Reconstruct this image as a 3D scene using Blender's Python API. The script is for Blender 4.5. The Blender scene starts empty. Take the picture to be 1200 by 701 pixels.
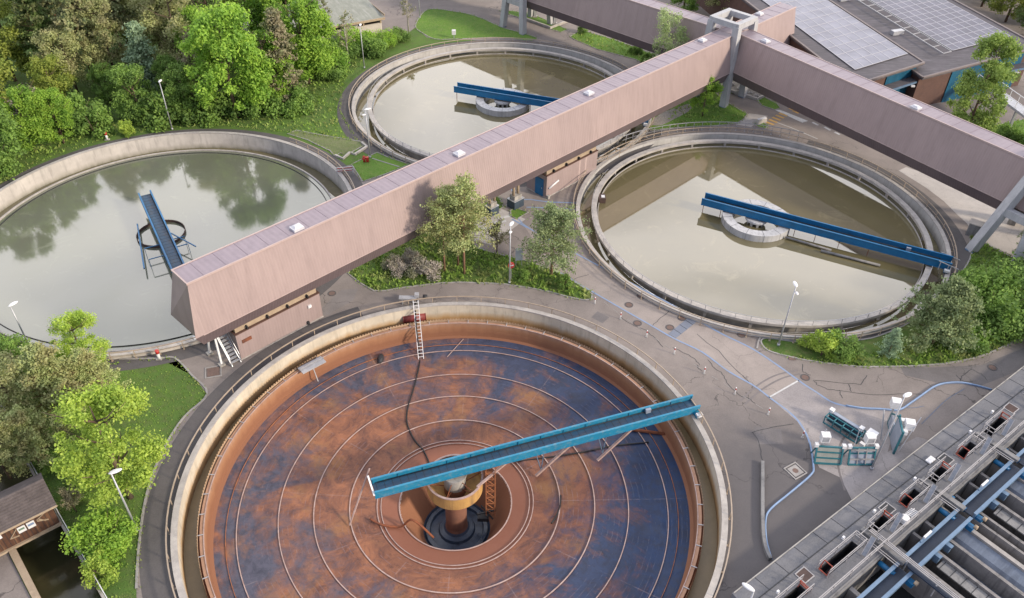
import bpy, math, random
from mathutils import Vector, Matrix
from mathutils.geometry import tessellate_polygon
R = math.radians
rnd = random.Random(7)
sc = bpy.context.scene
COL = sc.collection

# ------------------------------------------------------------------ camera
FPX, PITCH, ROLL, CH = 950.076, R(39.0173), R(1.20177), 49.571
fw = Vector((0, math.cos(PITCH), -math.sin(PITCH)))
rt0 = Vector((1, 0, 0)); up0 = rt0.cross(fw)
rt = rt0*math.cos(ROLL)+up0*math.sin(ROLL); up = -rt0*math.sin(ROLL)+up0*math.cos(ROLL)
CAM = Vector((0, 0, CH))
cd = bpy.data.cameras.new('camera'); co = bpy.data.objects.new('camera', cd); COL.objects.link(co)
M = Matrix.Identity(4)
for i in range(3):
    M[i][0] = rt[i]; M[i][1] = up[i]; M[i][2] = -fw[i]; M[i][3] = CAM[i]
co.matrix_world = M
cd.sensor_width = 36; cd.lens = FPX/1200*36; cd.clip_end = 2000; cd.clip_start = .5
sc.camera = co
def U(u, v, z=0.0):
    """survey point: site coordinates of a point of known height"""
    d = fw*FPX+rt*(u-600)-up*(v-350.5)
    t = (z-CH)/d.z
    return CAM+d*t
def G(u, v): p = U(u, v, 0); return (p.x, p.y)
def GP(l, z=0.0): return [U(a, b, z).xy.to_tuple() for a, b in l]

# ------------------------------------------------------------------ materials
def nd(nt, t, **k):
    n = nt.nodes.new(t)
    for a, b in k.items(): setattr(n, a, b)
    return n
def mixc(nt, fac, a, b, mode='MIX'):
    n = nd(nt, 'ShaderNodeMix', data_type='RGBA', blend_type=mode)
    for s, val in ((n.inputs[0], fac), (n.inputs[6], a), (n.inputs[7], b)):
        if hasattr(val, 'is_output'): nt.links.new(val, s)
        else: s.default_value = val if not isinstance(val, tuple) else (*val, 1)[:4]
    return n.outputs[2]
def noise(nt, scale, detail=6, rough=.6, co=None, dist=0.0):
    n = nd(nt, 'ShaderNodeTexNoise'); n.inputs['Scale'].default_value = scale
    n.inputs['Detail'].default_value = detail; n.inputs['Roughness'].default_value = rough
    n.inputs['Distortion'].default_value = dist
    if co is not None: nt.links.new(co, n.inputs['Vector'])
    return n.outputs['Fac']
def ramp(nt, fac, a, b):
    n = nd(nt, 'ShaderNodeMapRange'); n.inputs[1].default_value = a; n.inputs[2].default_value = b
    nt.links.new(fac, n.inputs[0]); return n.outputs[0]
def math_(nt, op, a, b=None):
    n = nd(nt, 'ShaderNodeMath', operation=op)
    for i, val in enumerate((a, b)):
        if val is None: continue
        if hasattr(val, 'is_output'): nt.links.new(val, n.inputs[i])
        else: n.inputs[i].default_value = val
    return n.outputs[0]
def coords(nt, scale=None):
    c = nd(nt, 'ShaderNodeTexCoord').outputs['Object']
    if scale:
        m = nd(nt, 'ShaderNodeMapping'); m.inputs['Scale'].default_value = scale
        nt.links.new(c, m.inputs[0]); return m.outputs[0]
    return c
def base(name, rough=.8, metal=0.0, spec=.5):
    m = bpy.data.materials.new(name); m.use_nodes = True
    nt = m.node_tree; b = nt.nodes['Principled BSDF']
    b.inputs['Roughness'].default_value = rough; b.inputs['Metallic'].default_value = metal
    b.inputs['Specular IOR Level'].default_value = spec
    return m, nt, b
def bump(nt, b, h, strength=.3, dist=.05):
    n = nd(nt, 'ShaderNodeBump'); n.inputs['Strength'].default_value = strength; n.inputs['Distance'].default_value = dist
    nt.links.new(h, n.inputs['Height']); nt.links.new(n.outputs[0], b.inputs['Normal'])
def pmat(name, c1, c2=None, scale=1.0, rough=.8, metal=0.0, bmp=.25, fine=12.0, streak=None, c3=None, spec=.4):
    """two-tone weathered surface: large blotches, fine grain, optional run-off streaks"""
    m, nt, b = base(name, rough, metal, spec)
    co = coords(nt)
    if c2 is None: c2 = tuple(x*.78 for x in c1)
    f = ramp(nt, noise(nt, scale, 8, .65, co), .35, .68)
    c = mixc(nt, f, c1, c2)
    g = ramp(nt, noise(nt, fine, 4, .7, co), .3, .75)
    c = mixc(nt, math_(nt, 'MULTIPLY', g, .35), c, tuple(x*.6 for x in c2))
    if c3:
        sc3 = coords(nt, streak or (1, 1, .12))
        f3 = ramp(nt, noise(nt, 1.6, 5, .6, sc3), .5, .72)
        c = mixc(nt, math_(nt, 'MULTIPLY', f3, .8), c, c3)
    nt.links.new(c, b.inputs['Base Color'])
    if bmp: bump(nt, b, noise(nt, fine*1.5, 4, .6, co), bmp, .03)
    return m

M_ = {}
M_['concrete'] = pmat('concrete_light', (.42, .40, .36), (.30, .285, .26), .6, c3=(.13, .125, .115))
M_['concrete_dark'] = pmat('concrete_weathered', (.25, .245, .24), (.155, .155, .155), .5, c3=(.08, .08, .085))
M_['coping'] = pmat('coping_concrete', (.46, .43, .39), (.30, .28, .26), 1.2)
M_['wall_stained'] = None
M_['rail'] = pmat('rail_cream', (.40, .32, .24), (.30, .24, .18), 2, .5)
M_['rail_grey'] = pmat('galvanised_rail', (.42, .42, .43), (.3, .3, .31), 2, .4, .3)
M_['galv'] = pmat('galvanised_steel', (.50, .51, .53), (.36, .37, .39), 1.5, .45, .3, bmp=.05)
M_['white'] = pmat('white_paint', (.72, .72, .72), (.6, .6, .6), 2, .5, bmp=.03)
M_['blue'] = pmat('blue_paint', (.012, .15, .33), (.01, .11, .25), 1.2, .38, bmp=.04, c3=(.03, .10, .17), streak=(.3, 1, 1))
M_['blue_teal'] = pmat('teal_blue_paint', (.02, .22, .36), (.015, .17, .29), 1.0, .4, bmp=.04, c3=(.13, .23, .28), streak=(2, 2, 2))
M_['blue_pale'] = pmat('pale_blue_girder', (.14, .215, .31), (.09, .15, .23), 1.4, .4, bmp=.05)
M_['blue_deck'] = pmat('dark_blue_deck', (.03, .045, .075), (.02, .03, .05), 1.2, .5)
M_['dark'] = pmat('dark_steel', (.03, .032, .036), (.02, .02, .022), 2, .6)
M_['black'] = pmat('black_rubber', (.012, .012, .013), (.02, .02, .02), 2, .5)
M_['rust'] = pmat('rust_steel', (.26, .085, .035), (.16, .055, .03), 1.5, .85, c3=(.08, .04, .03))
M_['rust_orange'] = pmat('rust_orange', (.42, .17, .07), (.28, .10, .045), 1.2, .85, c3=(.14, .06, .035))
M_['ochre'] = pmat('ochre_drum', (.50, .30, .10), (.36, .20, .07), .8, .7, c3=(.18, .11, .06))
M_['red'] = pmat('red_paint', (.5, .04, .03), (.36, .03, .025), 2, .5)
M_['red_dark'] = pmat('dark_red_drum', (.22, .045, .04), (.15, .03, .03), 2, .5)
M_['orange'] = pmat('orange_red_frame', (.36, .075, .045), (.24, .055, .035), 2, .6)
M_['teal'] = pmat('teal_frame', (.03, .16, .19), (.02, .11, .14), 2, .5)
M_['panel_grey'] = pmat('grey_blue_panel', (.30, .34, .40), (.22, .25, .31), 1, .5, bmp=.05)
M_['wood'] = pmat('brown_boards', (.10, .045, .025), (.06, .028, .018), 2, .8, c3=(.2, .11, .06), streak=(3, 3, .2))
M_['wood_light'] = pmat('pale_timber', (.42, .33, .23), (.3, .23, .16), 2, .8)
M_['tiles'] = pmat('old_roof_tiles', (.12, .10, .095), (.07, .058, .056), 1.5, .9, fine=6, bmp=.6)
M_['brown_cladding'] = pmat('brown_cladding', (.12, .065, .05), (.09, .05, .04), 1.5, .7)
M_['trunk'] = pmat('bark', (.16, .11, .075), (.08, .055, .04), 3, .9, c3=(.05, .035, .03))
M_['trunk_red'] = pmat('pine_bark', (.30, .17, .10), (.17, .10, .065), 3, .9)
M_['trunk_pale'] = pmat('birch_bark', (.5, .47, .42), (.3, .27, .23), 3, .8)
M_['manhole'] = pmat('rusty_cast_iron', (.17, .11, .09), (.13, .09, .075), 3, .8)
M_['blue_faded'] = pmat('worn_blue_line_paint', (.12, .17, .26), (.10, .11, .13), 2.5, .7)
M_['blue_line'] = pmat('blue_line_paint', (.19, .28, .45), (.22, .26, .33), 1.5, .7)
M_['yellow_line'] = pmat('yellow_line_paint', (.55, .33, .08), (.4, .25, .09), 1.5, .7)
M_['white_line'] = pmat('white_line_paint', (.6, .6, .58), (.4, .4, .39), 1.5, .7)
M_['kerb'] = pmat('kerb_stone', (.34, .32, .30), (.24, .23, .22), 1.2)
M_['gravel'] = pmat('gravel', (.35, .32, .28), (.15, .135, .12), 5, .9, fine=20, bmp=.8)
M_['sludge'] = pmat('brown_sludge', (.17, .13, .07), (.22, .165, .09), .9, .35, bmp=.1)
M_['glass'] = pmat('dark_glass', (.03, .04, .05), (.04, .05, .06), 1, .1, bmp=0)
M_['dome'] = pmat('dome_white', (.58, .58, .60), (.48, .48, .50), 3, .3, bmp=0)

def asphalt(name, c1, c2, crack=.55, dark=None):
    m, nt, b = base(name, .85, 0, .35)
    co = coords(nt)
    c = mixc(nt, ramp(nt, noise(nt, .09, 7, .6, co), .35, .65), c1, c2)
    c = mixc(nt, math_(nt, 'MULTIPLY', ramp(nt, noise(nt, .45, 7, .7, co, .6), .42, .7), .55), c, tuple(x*.62 for x in c2))
    c = mixc(nt, math_(nt, 'MULTIPLY', ramp(nt, noise(nt, 9, 3, .7, co), .35, .8), .35), c, tuple(min(1, x*1.5) for x in c1))
    if dark:   # darker tone round a given point, its edge broken by noise
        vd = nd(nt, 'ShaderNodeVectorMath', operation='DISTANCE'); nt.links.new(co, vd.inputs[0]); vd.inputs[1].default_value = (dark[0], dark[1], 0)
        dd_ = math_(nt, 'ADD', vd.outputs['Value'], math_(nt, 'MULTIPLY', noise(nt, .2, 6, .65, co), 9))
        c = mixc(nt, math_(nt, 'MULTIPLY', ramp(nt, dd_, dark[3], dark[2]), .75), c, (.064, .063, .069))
    # cracks
    wob = nd(nt, 'ShaderNodeTexNoise'); wob.inputs['Scale'].default_value = .9; wob.inputs['Detail'].default_value = 5
    nt.links.new(co, wob.inputs['Vector'])
    va = nd(nt, 'ShaderNodeVectorMath', operation='MULTIPLY_ADD'); nt.links.new(wob.outputs['Color'], va.inputs[0])
    va.inputs[1].default_value = (2.2, 2.2, 0); nt.links.new(co, va.inputs[2])
    v = nd(nt, 'ShaderNodeTexVoronoi', feature='DISTANCE_TO_EDGE'); v.inputs['Scale'].default_value = .17
    nt.links.new(va.outputs[0], v.inputs['Vector'])
    line = ramp(nt, v.outputs['Distance'], .007, .002)
    mask = ramp(nt, noise(nt, .11, 3, .5, co), .47, .56)
    k = math_(nt, 'MULTIPLY', math_(nt, 'MULTIPLY', line, mask), crack)
    c = mixc(nt, k, c, (.02, .02, .022))
    nt.links.new(c, b.inputs['Base Color'])
    bump(nt, b, noise(nt, 18, 4, .7, co), .25, .02)
    return m
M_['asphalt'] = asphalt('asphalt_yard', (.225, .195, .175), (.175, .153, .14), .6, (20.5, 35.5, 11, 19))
M_['asphalt_dark'] = asphalt('asphalt_path', (.10, .092, .09), (.075, .07, .07), .25)
M_['asphalt_dark2'] = asphalt('asphalt_repair', (.155, .142, .138), (.125, .115, .113), .3)
M_['asphalt_mid'] = asphalt('asphalt_worn', (.21, .19, .18), (.165, .15, .145), .3)
M_['tyre'] = pmat('tyre_rubbed_asphalt', (.15, .135, .13), (.19, .17, .165), 1.5, .85)
M_['asphalt_light'] = asphalt('asphalt_road', (.29, .252, .225), (.24, .21, .19), .5)
M_['pave'] = asphalt('pale_concrete_paving', (.42, .39, .36), (.33, .31, .29), .3)

def grassmat(name, c1, c2, c3):
    m, nt, b = base(name, .9, 0, .2)
    co = coords(nt)
    c = mixc(nt, ramp(nt, noise(nt, .25, 6, .65, co), .35, .65), c1, c2)
    c = mixc(nt, math_(nt, 'MULTIPLY', ramp(nt, noise(nt, 1.3, 6, .7, co), .45, .72), .7), c, c3)
    c = mixc(nt, math_(nt, 'MULTIPLY', ramp(nt, noise(nt, 14, 3, .7, co), .4, .7), .5), c, tuple(x*.55 for x in c2))
    nt.links.new(c, b.inputs['Base Color'])
    bump(nt, b, noise(nt, 9, 5, .7, co), .6, .12)
    return m
M_['grass'] = grassmat('lawn_grass', (.13, .24, .035), (.09, .18, .03), (.19, .23, .07))
M_['ground'] = grassmat('wood_floor', (.11, .19, .035), (.075, .14, .03), (.12, .12, .055))
M_['grass_pale'] = grassmat('dry_grass', (.17, .20, .09), (.12, .15, .06), (.22, .21, .13))

def leafmat(name, c1, c2, c3=None, tr=.42):
    m = bpy.data.materials.new(name); m.use_nodes = True; nt = m.node_tree
    b = nt.nodes['Principled BSDF']; b.inputs['Roughness'].default_value = .6; b.inputs['Specular IOR Level'].default_value = .25
    g = nd(nt, 'ShaderNodeNewGeometry')
    f = g.outputs['Random Per Island']
    c = mixc(nt, f, c1, c2)
    if c3: c = mixc(nt, ramp(nt, noise(nt, .5, 3, .5, coords(nt)), .45, .62), c, c3)
    oi = nd(nt, 'ShaderNodeObjectInfo')
    hs = nd(nt, 'ShaderNodeHueSaturation'); nt.links.new(c, hs.inputs['Color'])
    nt.links.new(ramp(nt, oi.outputs['Random'], 0, 1), hs.inputs['Value'])
    mr = [n for n in nt.nodes if n.type == 'MAP_RANGE'][-1]; mr.inputs[3].default_value = 1.25; mr.inputs[4].default_value = 1.55; hs.inputs['Saturation'].default_value = .93; hs.inputs['Hue'].default_value = .488
    c = hs.outputs[0]
    nt.links.new(c, b.inputs['Base Color'])
    t = nd(nt, 'ShaderNodeBsdfTranslucent'); nt.links.new(c, t.inputs[0])
    mx = nd(nt, 'ShaderNodeMixShader'); mx.inputs[0].default_value = tr
    nt.links.new(b.outputs[0], mx.inputs[1]); nt.links.new(t.outputs[0], mx.inputs[2])
    nt.links.new(mx.outputs[0], nt.nodes['Material Output'].inputs[0])
    return m
M_['leaf_bright'] = leafmat('leaf_bright', (.14, .30, .02), (.24, .40, .035), (.10, .23, .02))
M_['leaf_lime'] = leafmat('leaf_lime', (.22, .36, .035), (.34, .46, .06), (.17, .29, .03))
M_['leaf_limemid'] = leafmat('leaf_lime_mid', (.14, .24, .04), (.25, .36, .07), (.11, .19, .035))
M_['leaf_mid'] = leafmat('leaf_mid', (.10, .21, .03), (.17, .30, .05), (.08, .16, .03))
M_['leaf_dark'] = leafmat('leaf_dark', (.06, .11, .03), (.11, .18, .045), (.09, .11, .04))
M_['leaf_olive'] = leafmat('leaf_olive', (.22, .26, .09), (.33, .37, .15), (.26, .26, .12))
M_['leaf_pine'] = leafmat('leaf_pine', (.11, .15, .06), (.20, .24, .10), (.19, .19, .09), .3)
M_['leaf_brown'] = leafmat('leaf_brown', (.17, .16, .09), (.25, .23, .13), (.13, .16, .06), .25)
M_['leaf_pale'] = leafmat('leaf_pale', (.22, .30, .12), (.32, .40, .18), (.17, .25, .09))
M_['leaf_greyblue'] = leafmat('leaf_greyblue', (.17, .26, .15), (.26, .37, .21), None, .3)
M_['leaf_grey'] = leafmat('twig_grey', (.26, .23, .19), (.36, .33, .27), (.17, .18, .10), .1)

M_['leaf_yel'] = leafmat('leaf_yellow_green', (.16, .22, .03), (.26, .32, .05), (.10, .16, .02))
M_['leaf_olivepine'] = leafmat('leaf_olive_pine', (.19, .25, .08), (.31, .37, .14), (.25, .25, .10), .3)
M_['leaf_pinefresh'] = leafmat('leaf_fresh_pine', (.12, .18, .07), (.23, .30, .13), (.17, .22, .09), .3)
M_['leaf_grass'] = leafmat('leaf_grass', (.12, .24, .03), (.21, .34, .05), (.20, .25, .07), .35)
def cladding(name, c1, c2, pitch, axis='X', rough=.45, amt=.22):
    m, nt, b = base(name, rough, .1, .4)
    co = coords(nt)
    w = nd(nt, 'ShaderNodeTexWave', wave_type='BANDS', bands_direction=axis, wave_profile='SIN')
    w.inputs['Scale'].default_value = 1/pitch*math.pi*2/20*1.0; w.inputs['Distortion'].default_value = 0
    nt.links.new(co, w.inputs['Vector'])
    c = mixc(nt, ramp(nt, noise(nt, .18, 6, .6, co), .35, .65), c1, c2)
    s = coords(nt, (1.2, 1.2, .1))
    c = mixc(nt, math_(nt, 'MULTIPLY', ramp(nt, noise(nt, 1.1, 5, .6, s), .45, .75), .45), c, tuple(x*.72 for x in c2))
    c = mixc(nt, math_(nt, 'MULTIPLY', w.outputs['Fac'], amt), c, tuple(x*.55 for x in c2))
    sx = nd(nt, 'ShaderNodeSeparateXYZ'); nt.links.new(co, sx.inputs[0])
    fr = math_(nt, 'FRACT', math_(nt, 'MULTIPLY', sx.outputs['X'], .25)); jl = ramp(nt, fr, .012, .006)
    c = mixc(nt, math_(nt, 'MULTIPLY', jl, .2), c, tuple(x*.5 for x in c2))
    pid = nd(nt, 'ShaderNodeTexWhiteNoise', noise_dimensions='1D'); nt.links.new(math_(nt, 'FLOOR', math_(nt, 'MULTIPLY', sx.outputs['X'], .25)), pid.inputs['W'])
    c = mixc(nt, math_(nt, 'MULTIPLY', pid.outputs['Value'], .13), c, tuple(x*.7 for x in c1))
    dirt = ramp(nt, noise(nt, .9, 8, .75, coords(nt, (2.5, 2.5, .18))), .56, .74)
    c = mixc(nt, math_(nt, 'MULTIPLY', dirt, .28), c, (.16, .12, .11))
    nt.links.new(c, b.inputs['Base Color'])
    bump(nt, b, w.outputs['Fac'], .25, .03)
    return m
M_['clad'] = cladding('mauve_sheet_cladding', (.36, .28, .263), (.325, .253, .24), .28, amt=.10)
M_['clad_roof'] = cladding('mauve_roof_sheet', (.27, .222, .245), (.235, .195, .225), .5, amt=.12)
M_['clad_shaded'] = cladding('shaded_mauve_soffit', (.17, .13, .135), (.14, .108, .115), .28, amt=.10)  # shade on the down-facing panels painted in as darker cladding
M_['clad_flash'] = pmat('mauve_flashing', (.46, .36, .33), (.40, .31, .29), 2, .5, bmp=.02)
M_['blue_clad'] = cladding('blue_facade_sheet', (.012, .11, .19), (.01, .085, .155), 1.4)
M_['roof_felt'] = pmat('dark_roof_felt', (.105, .095, .105), (.07, .065, .07), .35, .8, c3=(.15, .14, .15), streak=(.3, 2, 1))

def walltank(name, top, mid, low, z0, z1, z2):
    """tank wall: clean concrete above, water-line stain, brown slime low down"""
    m, nt, b = base(name, .8, 0, .3)
    co = coords(nt)
    sp = nd(nt, 'ShaderNodeSeparateXYZ'); nt.links.new(co, sp.inputs[0])
    s = coords(nt, (1, 1, .15))
    jit = math_(nt, 'MULTIPLY', math_(nt, 'SUBTRACT', noise(nt, 1.3, 6, .6, s), .5), .9)
    z = math_(nt, 'ADD', sp.outputs['Z'], jit)
    c = mixc(nt, ramp(nt, noise(nt, .5, 6, .6, co), .35, .65), top, tuple(x*.8 for x in top))
    c = mixc(nt, math_(nt, 'MULTIPLY', ramp(nt, noise(nt, 2.2, 6, .65, s), .5, .75), .6), c, tuple(x*.42 for x in top))
    c = mixc(nt, ramp(nt, z, z0, z1), c, mid)
    c = mixc(nt, ramp(nt, z, z1, z2), c, low)
    nt.links.new(c, b.inputs['Base Color'])
    bump(nt, b, noise(nt, 8, 5, .7, co), .25, .03)
    return m
M_['wallF'] = walltank('empty_tank_outer_wall', (.56, .50, .40), (.42, .27, .13), (.17, .105, .055), -.4, -1.1, -1.7)
M_['wallF_in'] = walltank('empty_tank_inner_wall', (.38, .22, .14), (.30, .15, .08), (.22, .10, .055), -.6, -1.0, -1.6)
M_['wallL'] = walltank('left_tank_wall', (.50, .47, .43), (.34, .32, .28), (.13, .13, .10), -1.0, -1.4, -1.9)
M_['wallW'] = walltank('tank_wall', (.46, .45, .43), (.24, .235, .22), (.11, .105, .085), -.3, -.8, -1.2)

def tankfloor():
    m, nt, b = base('rusty_blue_tank_floor', .55, 0, .3)
    co = coords(nt); sp = nd(nt, 'ShaderNodeSeparateXYZ'); nt.links.new(co, sp.inputs[0])
    ln = nd(nt, 'ShaderNodeVectorMath', operation='LENGTH')
    flat = nd(nt, 'ShaderNodeVectorMath', operation='MULTIPLY'); flat.inputs[1].default_value = (1, 1, 0)
    nt.links.new(co, flat.inputs[0]); nt.links.new(flat.outputs[0], ln.inputs[0])
    r = ln.outputs['Value']
    # where sludge left rust: centre, and a weaker sector elsewhere
    rad = ramp(nt, r, 17, 3)
    n1 = noise(nt, .13, 10, .68, co, 1.4)
    n2 = noise(nt, .75, 8, .7, co, .8)
    xb = ramp(nt, math_(nt, 'SUBTRACT', sp.outputs['X'], math_(nt, 'MULTIPLY', sp.outputs['Y'], .0)), 18, -9)
    k = math_(nt, 'ADD', math_(nt, 'ADD', math_(nt, 'MULTIPLY', rad, .38), -.04), math_(nt, 'MULTIPLY', n1, 1.2))
    k = math_(nt, 'ADD', k, math_(nt, 'MULTIPLY', n2, .42)); k = math_(nt, 'ADD', k, math_(nt, 'MULTIPLY', xb, .17))
    f = ramp(nt, k, .87, 1.10)
    blue = mixc(nt, xb, (.012, .040, .115), (.088, .095, .135))
    blue = mixc(nt, math_(nt, 'MULTIPLY', ramp(nt, noise(nt, .9, 9, .75, co, .6), .42, .66), .8), blue, (.028, .034, .055))
    rust = mixc(nt, ramp(nt, noise(nt, .55, 10, .75, co, .8), .38, .62), (.31, .14, .075), (.12, .06, .048))
    rust = mixc(nt, ramp(nt, noise(nt, .23, 6, .6, co), .52, .66), rust, (.29, .155, .07))
    rust = mixc(nt, math_(nt, 'MULTIPLY', ramp(nt, sp.outputs['X'], 2, 18), .7), rust, (.10, .042, .042))
    c = mixc(nt, f, blue, rust)
    # radial plate seams
    at = nd(nt, 'ShaderNodeMath', operation='ARCTAN2'); nt.links.new(sp.outputs['Y'], at.inputs[0]); nt.links.new(sp.outputs['X'], at.inputs[1])
    seam = math_(nt, 'ABSOLUTE', math_(nt, 'SINE', math_(nt, 'MULTIPLY', at.outputs[0], 6)))
    seam = ramp(nt, math_(nt, 'MULTIPLY', seam, r), .35, .1)
    c = mixc(nt, math_(nt, 'MULTIPLY', math_(nt, 'MULTIPLY', seam, ramp(nt, n2, .45, .55)), .3), c, (.32, .27, .27))
    c = mixc(nt, math_(nt, 'MULTIPLY', ramp(nt, noise(nt, 3.2, 8, .78, co, .5), .55, .72), .75), c, (.03, .026, .03))
    brk = mixc(nt, 1.0, (0, 0, 0), (0, 0, 0))
    grit = ramp(nt, noise(nt, 12, 4, .8, co), .66, .74)
    c = mixc(nt, math_(nt, 'MULTIPLY', grit, .5), c, (.30, .19, .13))
    # wet, shiny fine scraping arcs
    arc = math_(nt, 'SINE', math_(nt, 'MULTIPLY', math_(nt, 'ADD', r, math_(nt, 'MULTIPLY', n1, .5)), 16))
    c = mixc(nt, math_(nt, 'MULTIPLY', ramp(nt, arc, .8, 1), math_(nt, 'MULTIPLY', ramp(nt, n2, .5, .6), .22)), c, (.25, .27, .33))
    # rust-orange rim band next to the wall and round the sump
    c = mixc(nt, ramp(nt, math_(nt, 'ADD', r, math_(nt, 'MULTIPLY', n2, 1.2)), 7.0, 6.4), c, (.25, .11, .07))
    c = mixc(nt, 1.0, c, (.86, .80, .78), 'MULTIPLY')
    nt.links.new(c, b.inputs['Base Color'])
    rr = nd(nt, 'ShaderNodeMapRange'); nt.links.new(n2, rr.inputs[0]); rr.inputs[1].default_value = .3; rr.inputs[2].default_value = .7
    rr.inputs[3].default_value = .45; rr.inputs[4].default_value = .8; nt.links.new(rr.outputs[0], b.inputs['Roughness'])
    bump(nt, b, n2, .2, .05)
    return m
M_['tankfloor'] = tankfloor()
M_['weld'] = pmat('pale_pipe_ring', (.47, .35, .31), (.30, .20, .17), 2, .6, bmp=0)
M_["weir"] = pmat("cream_weir_plate", (.50,.36,.24), (.36,.24,.15), 2, .6, bmp=0)
M_["rust_drum"] = pmat("red_brown_column", (.24,.11,.07), (.17,.08,.055), 1, .8, c3=(.09,.05,.04))
M_["rust_dark"] = pmat("dark_rust_ring", (.09,.055,.045), (.06,.04,.035), 2, .7)
M_["sump_blue"] = pmat("blue_black_sump", (.025,.045,.085), (.06,.08,.11), .8, .35, c3=(.015,.02,.03))
M_["drumconc"] = pmat("pale_drum_concrete", (.50,.50,.50), (.38,.385,.39), .9, c3=(.22,.22,.22), streak=(2,2,.2))
M_["hose_blue"] = pmat("blue_hose", (.23,.34,.52), (.18,.26,.40), 1, .6, bmp=0)
M_["slab_blue"] = pmat("blue_grey_slab", (.19,.21,.26), (.15,.17,.21), 1, .8)
M_["pave_worn"] = asphalt("worn_slab", (.30,.275,.265), (.19,.175,.175), .3)
M_["rough_grass"] = grassmat("rough_grass", (.10,.17,.035), (.06,.11,.02), (.19,.17,.08))

def water(name, c1, c2, ior=1.8, rough=.03, bs=.02):
    m, nt, b = base(name, rough, 0, .5)
    co = coords(nt)
    c = mixc(nt, ramp(nt, noise(nt, .12, 5, .6, co), .3, .7), c1, c2)
    film = ramp(nt, noise(nt, .22, 9, .72, co, 1.5), .56, .66)
    c = mixc(nt, math_(nt, 'MULTIPLY', film, .35), c, tuple(min(1, x*1.7+.02) for x in c1))
    c = mixc(nt, ramp(nt, noise(nt, 3.2, 4, .6, co), .74, .77), c, (.30, .28, .20))
    rg_ = nd(nt, 'ShaderNodeMapRange'); nt.links.new(film, rg_.inputs[0]); rg_.inputs[3].default_value = rough; rg_.inputs[4].default_value = rough+.07
    nt.links.new(rg_.outputs[0], b.inputs['Roughness'])
    nt.links.new(c, b.inputs['Base Color']); b.inputs['IOR'].default_value = ior
    bump(nt, b, noise(nt, 1.4, 3, .5, co), bs, .03)
    return m
M_['water_warm'] = water('murky_tank_water', (.14, .12, .06), (.115, .10, .052), 2.25)
M_['water_cool'] = water('green_grey_tank_water', (.12, .128, .085), (.13, .138, .105), 2.15, .07)
M_['water_dark'] = water('dark_channel_water', (.018, .022, .012), (.05, .045, .02), 1.45, .12, .25)
M_['water_basin'] = water('basin_water', (.018, .02, .022), (.03, .032, .032), 1.4, .1, .1)


def solarmat(name, c):
    m, nt, b = base(name, .5, 0, .25); co = coords(nt)
    f = ramp(nt, noise(nt, .35, 4, .6, co), .35, .65); nt.links.new(mixc(nt, f, c, tuple(x*.75 for x in c)), b.inputs['Base Color']); return m

M_["dark_seam"] = pmat("mauve_roof_seam", (.235,.19,.215), (.21,.17,.195), 2, .6, bmp=0)  # seam strips, a little darker than the roof sheet
M_["trough"] = pmat("worn_steel_trough", (.24,.26,.29), (.15,.165,.19), 2, .5, .2)
M_["blue_deck2"] = pmat("bridge_deck_blue", (.02,.075,.14), (.03,.06,.10), 1.2, .5, c3=(.07,.07,.075), streak=(.5,1,1))
M_["tower"] = pmat("pale_tower_concrete", (.46,.46,.46), (.36,.365,.37), .8, .7, c3=(.28,.28,.29), streak=(2,2,.15))
M_["rack_blue"] = pmat("blue_grey_box", (.05,.075,.10), (.035,.05,.07), 1, .5)
M_["roof_trim"] = pmat("brown_roof_trim", (.20,.165,.155), (.15,.125,.12), 1, .6)
M_["shed_roof"] = pmat("green_grey_roof", (.27,.28,.235), (.20,.21,.175), .8, .8, c3=(.33,.33,.30), streak=(2,.2,1))
M_["shed_wall"] = pmat("pale_rendered_wall", (.55,.50,.44), (.45,.41,.36), 1)
M_["deckconc"] = asphalt("grey_deck_concrete", (.165,.166,.175), (.105,.107,.116), .2)
M_["hatch"] = pmat("dark_hatch", (.032,.034,.037), (.024,.025,.028), 2, .6)
M_["galv_light"] = pmat("bright_galvanised", (.42,.40,.39), (.30,.29,.29), 2, .4, .2, bmp=0)
M_["basin_wall"] = pmat("basin_wall_concrete", (.25,.235,.225), (.17,.16,.155), 1.2, c3=(.06,.06,.06), streak=(2,2,.2))
M_["coping2"] = pmat("lighter_basin_wall", (.36,.335,.31), (.25,.235,.22), 1.2)
M_["basin_plate"] = pmat("blue_grey_basin_plate", (.15,.18,.23), (.08,.095,.125), .6, .35, c3=(.16,.19,.24), streak=(.4,2,1))
M_["sludge_dark"] = pmat("dark_basin_floor", (.03,.028,.025), (.02,.02,.02), 1, .6)
M_["blue_pale2"] = pmat("pale_blue_flange", (.155,.235,.34), (.11,.175,.26), 1, .4, bmp=0)
M_["sign_blue"] = pmat("sign_blue_print", (.12,.18,.32), (.2,.26,.38), 6, .5, bmp=0)
M_["sign_green"] = pmat("sign_green_print", (.10,.18,.13), (.2,.26,.2), 6, .5, bmp=0)
M_["panel_sign"] = pmat("grey_sign_board", (.40,.44,.48), (.46,.48,.5), 3, .4, bmp=0)
M_["leaf_beige"] = pmat("beige_gate_leaf", (.28,.29,.26), (.20,.22,.20), 1, .6)
M_["solar_frame"] = pmat("panel_frame_alu", (.42,.42,.45), (.36,.36,.39), 2, .5, bmp=0)
M_["solar"] = solarmat("solar_panel_pale", (.25,.255,.30))
M_["solar_dark"] = solarmat("solar_panel_grey", (.155,.155,.19))

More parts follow.
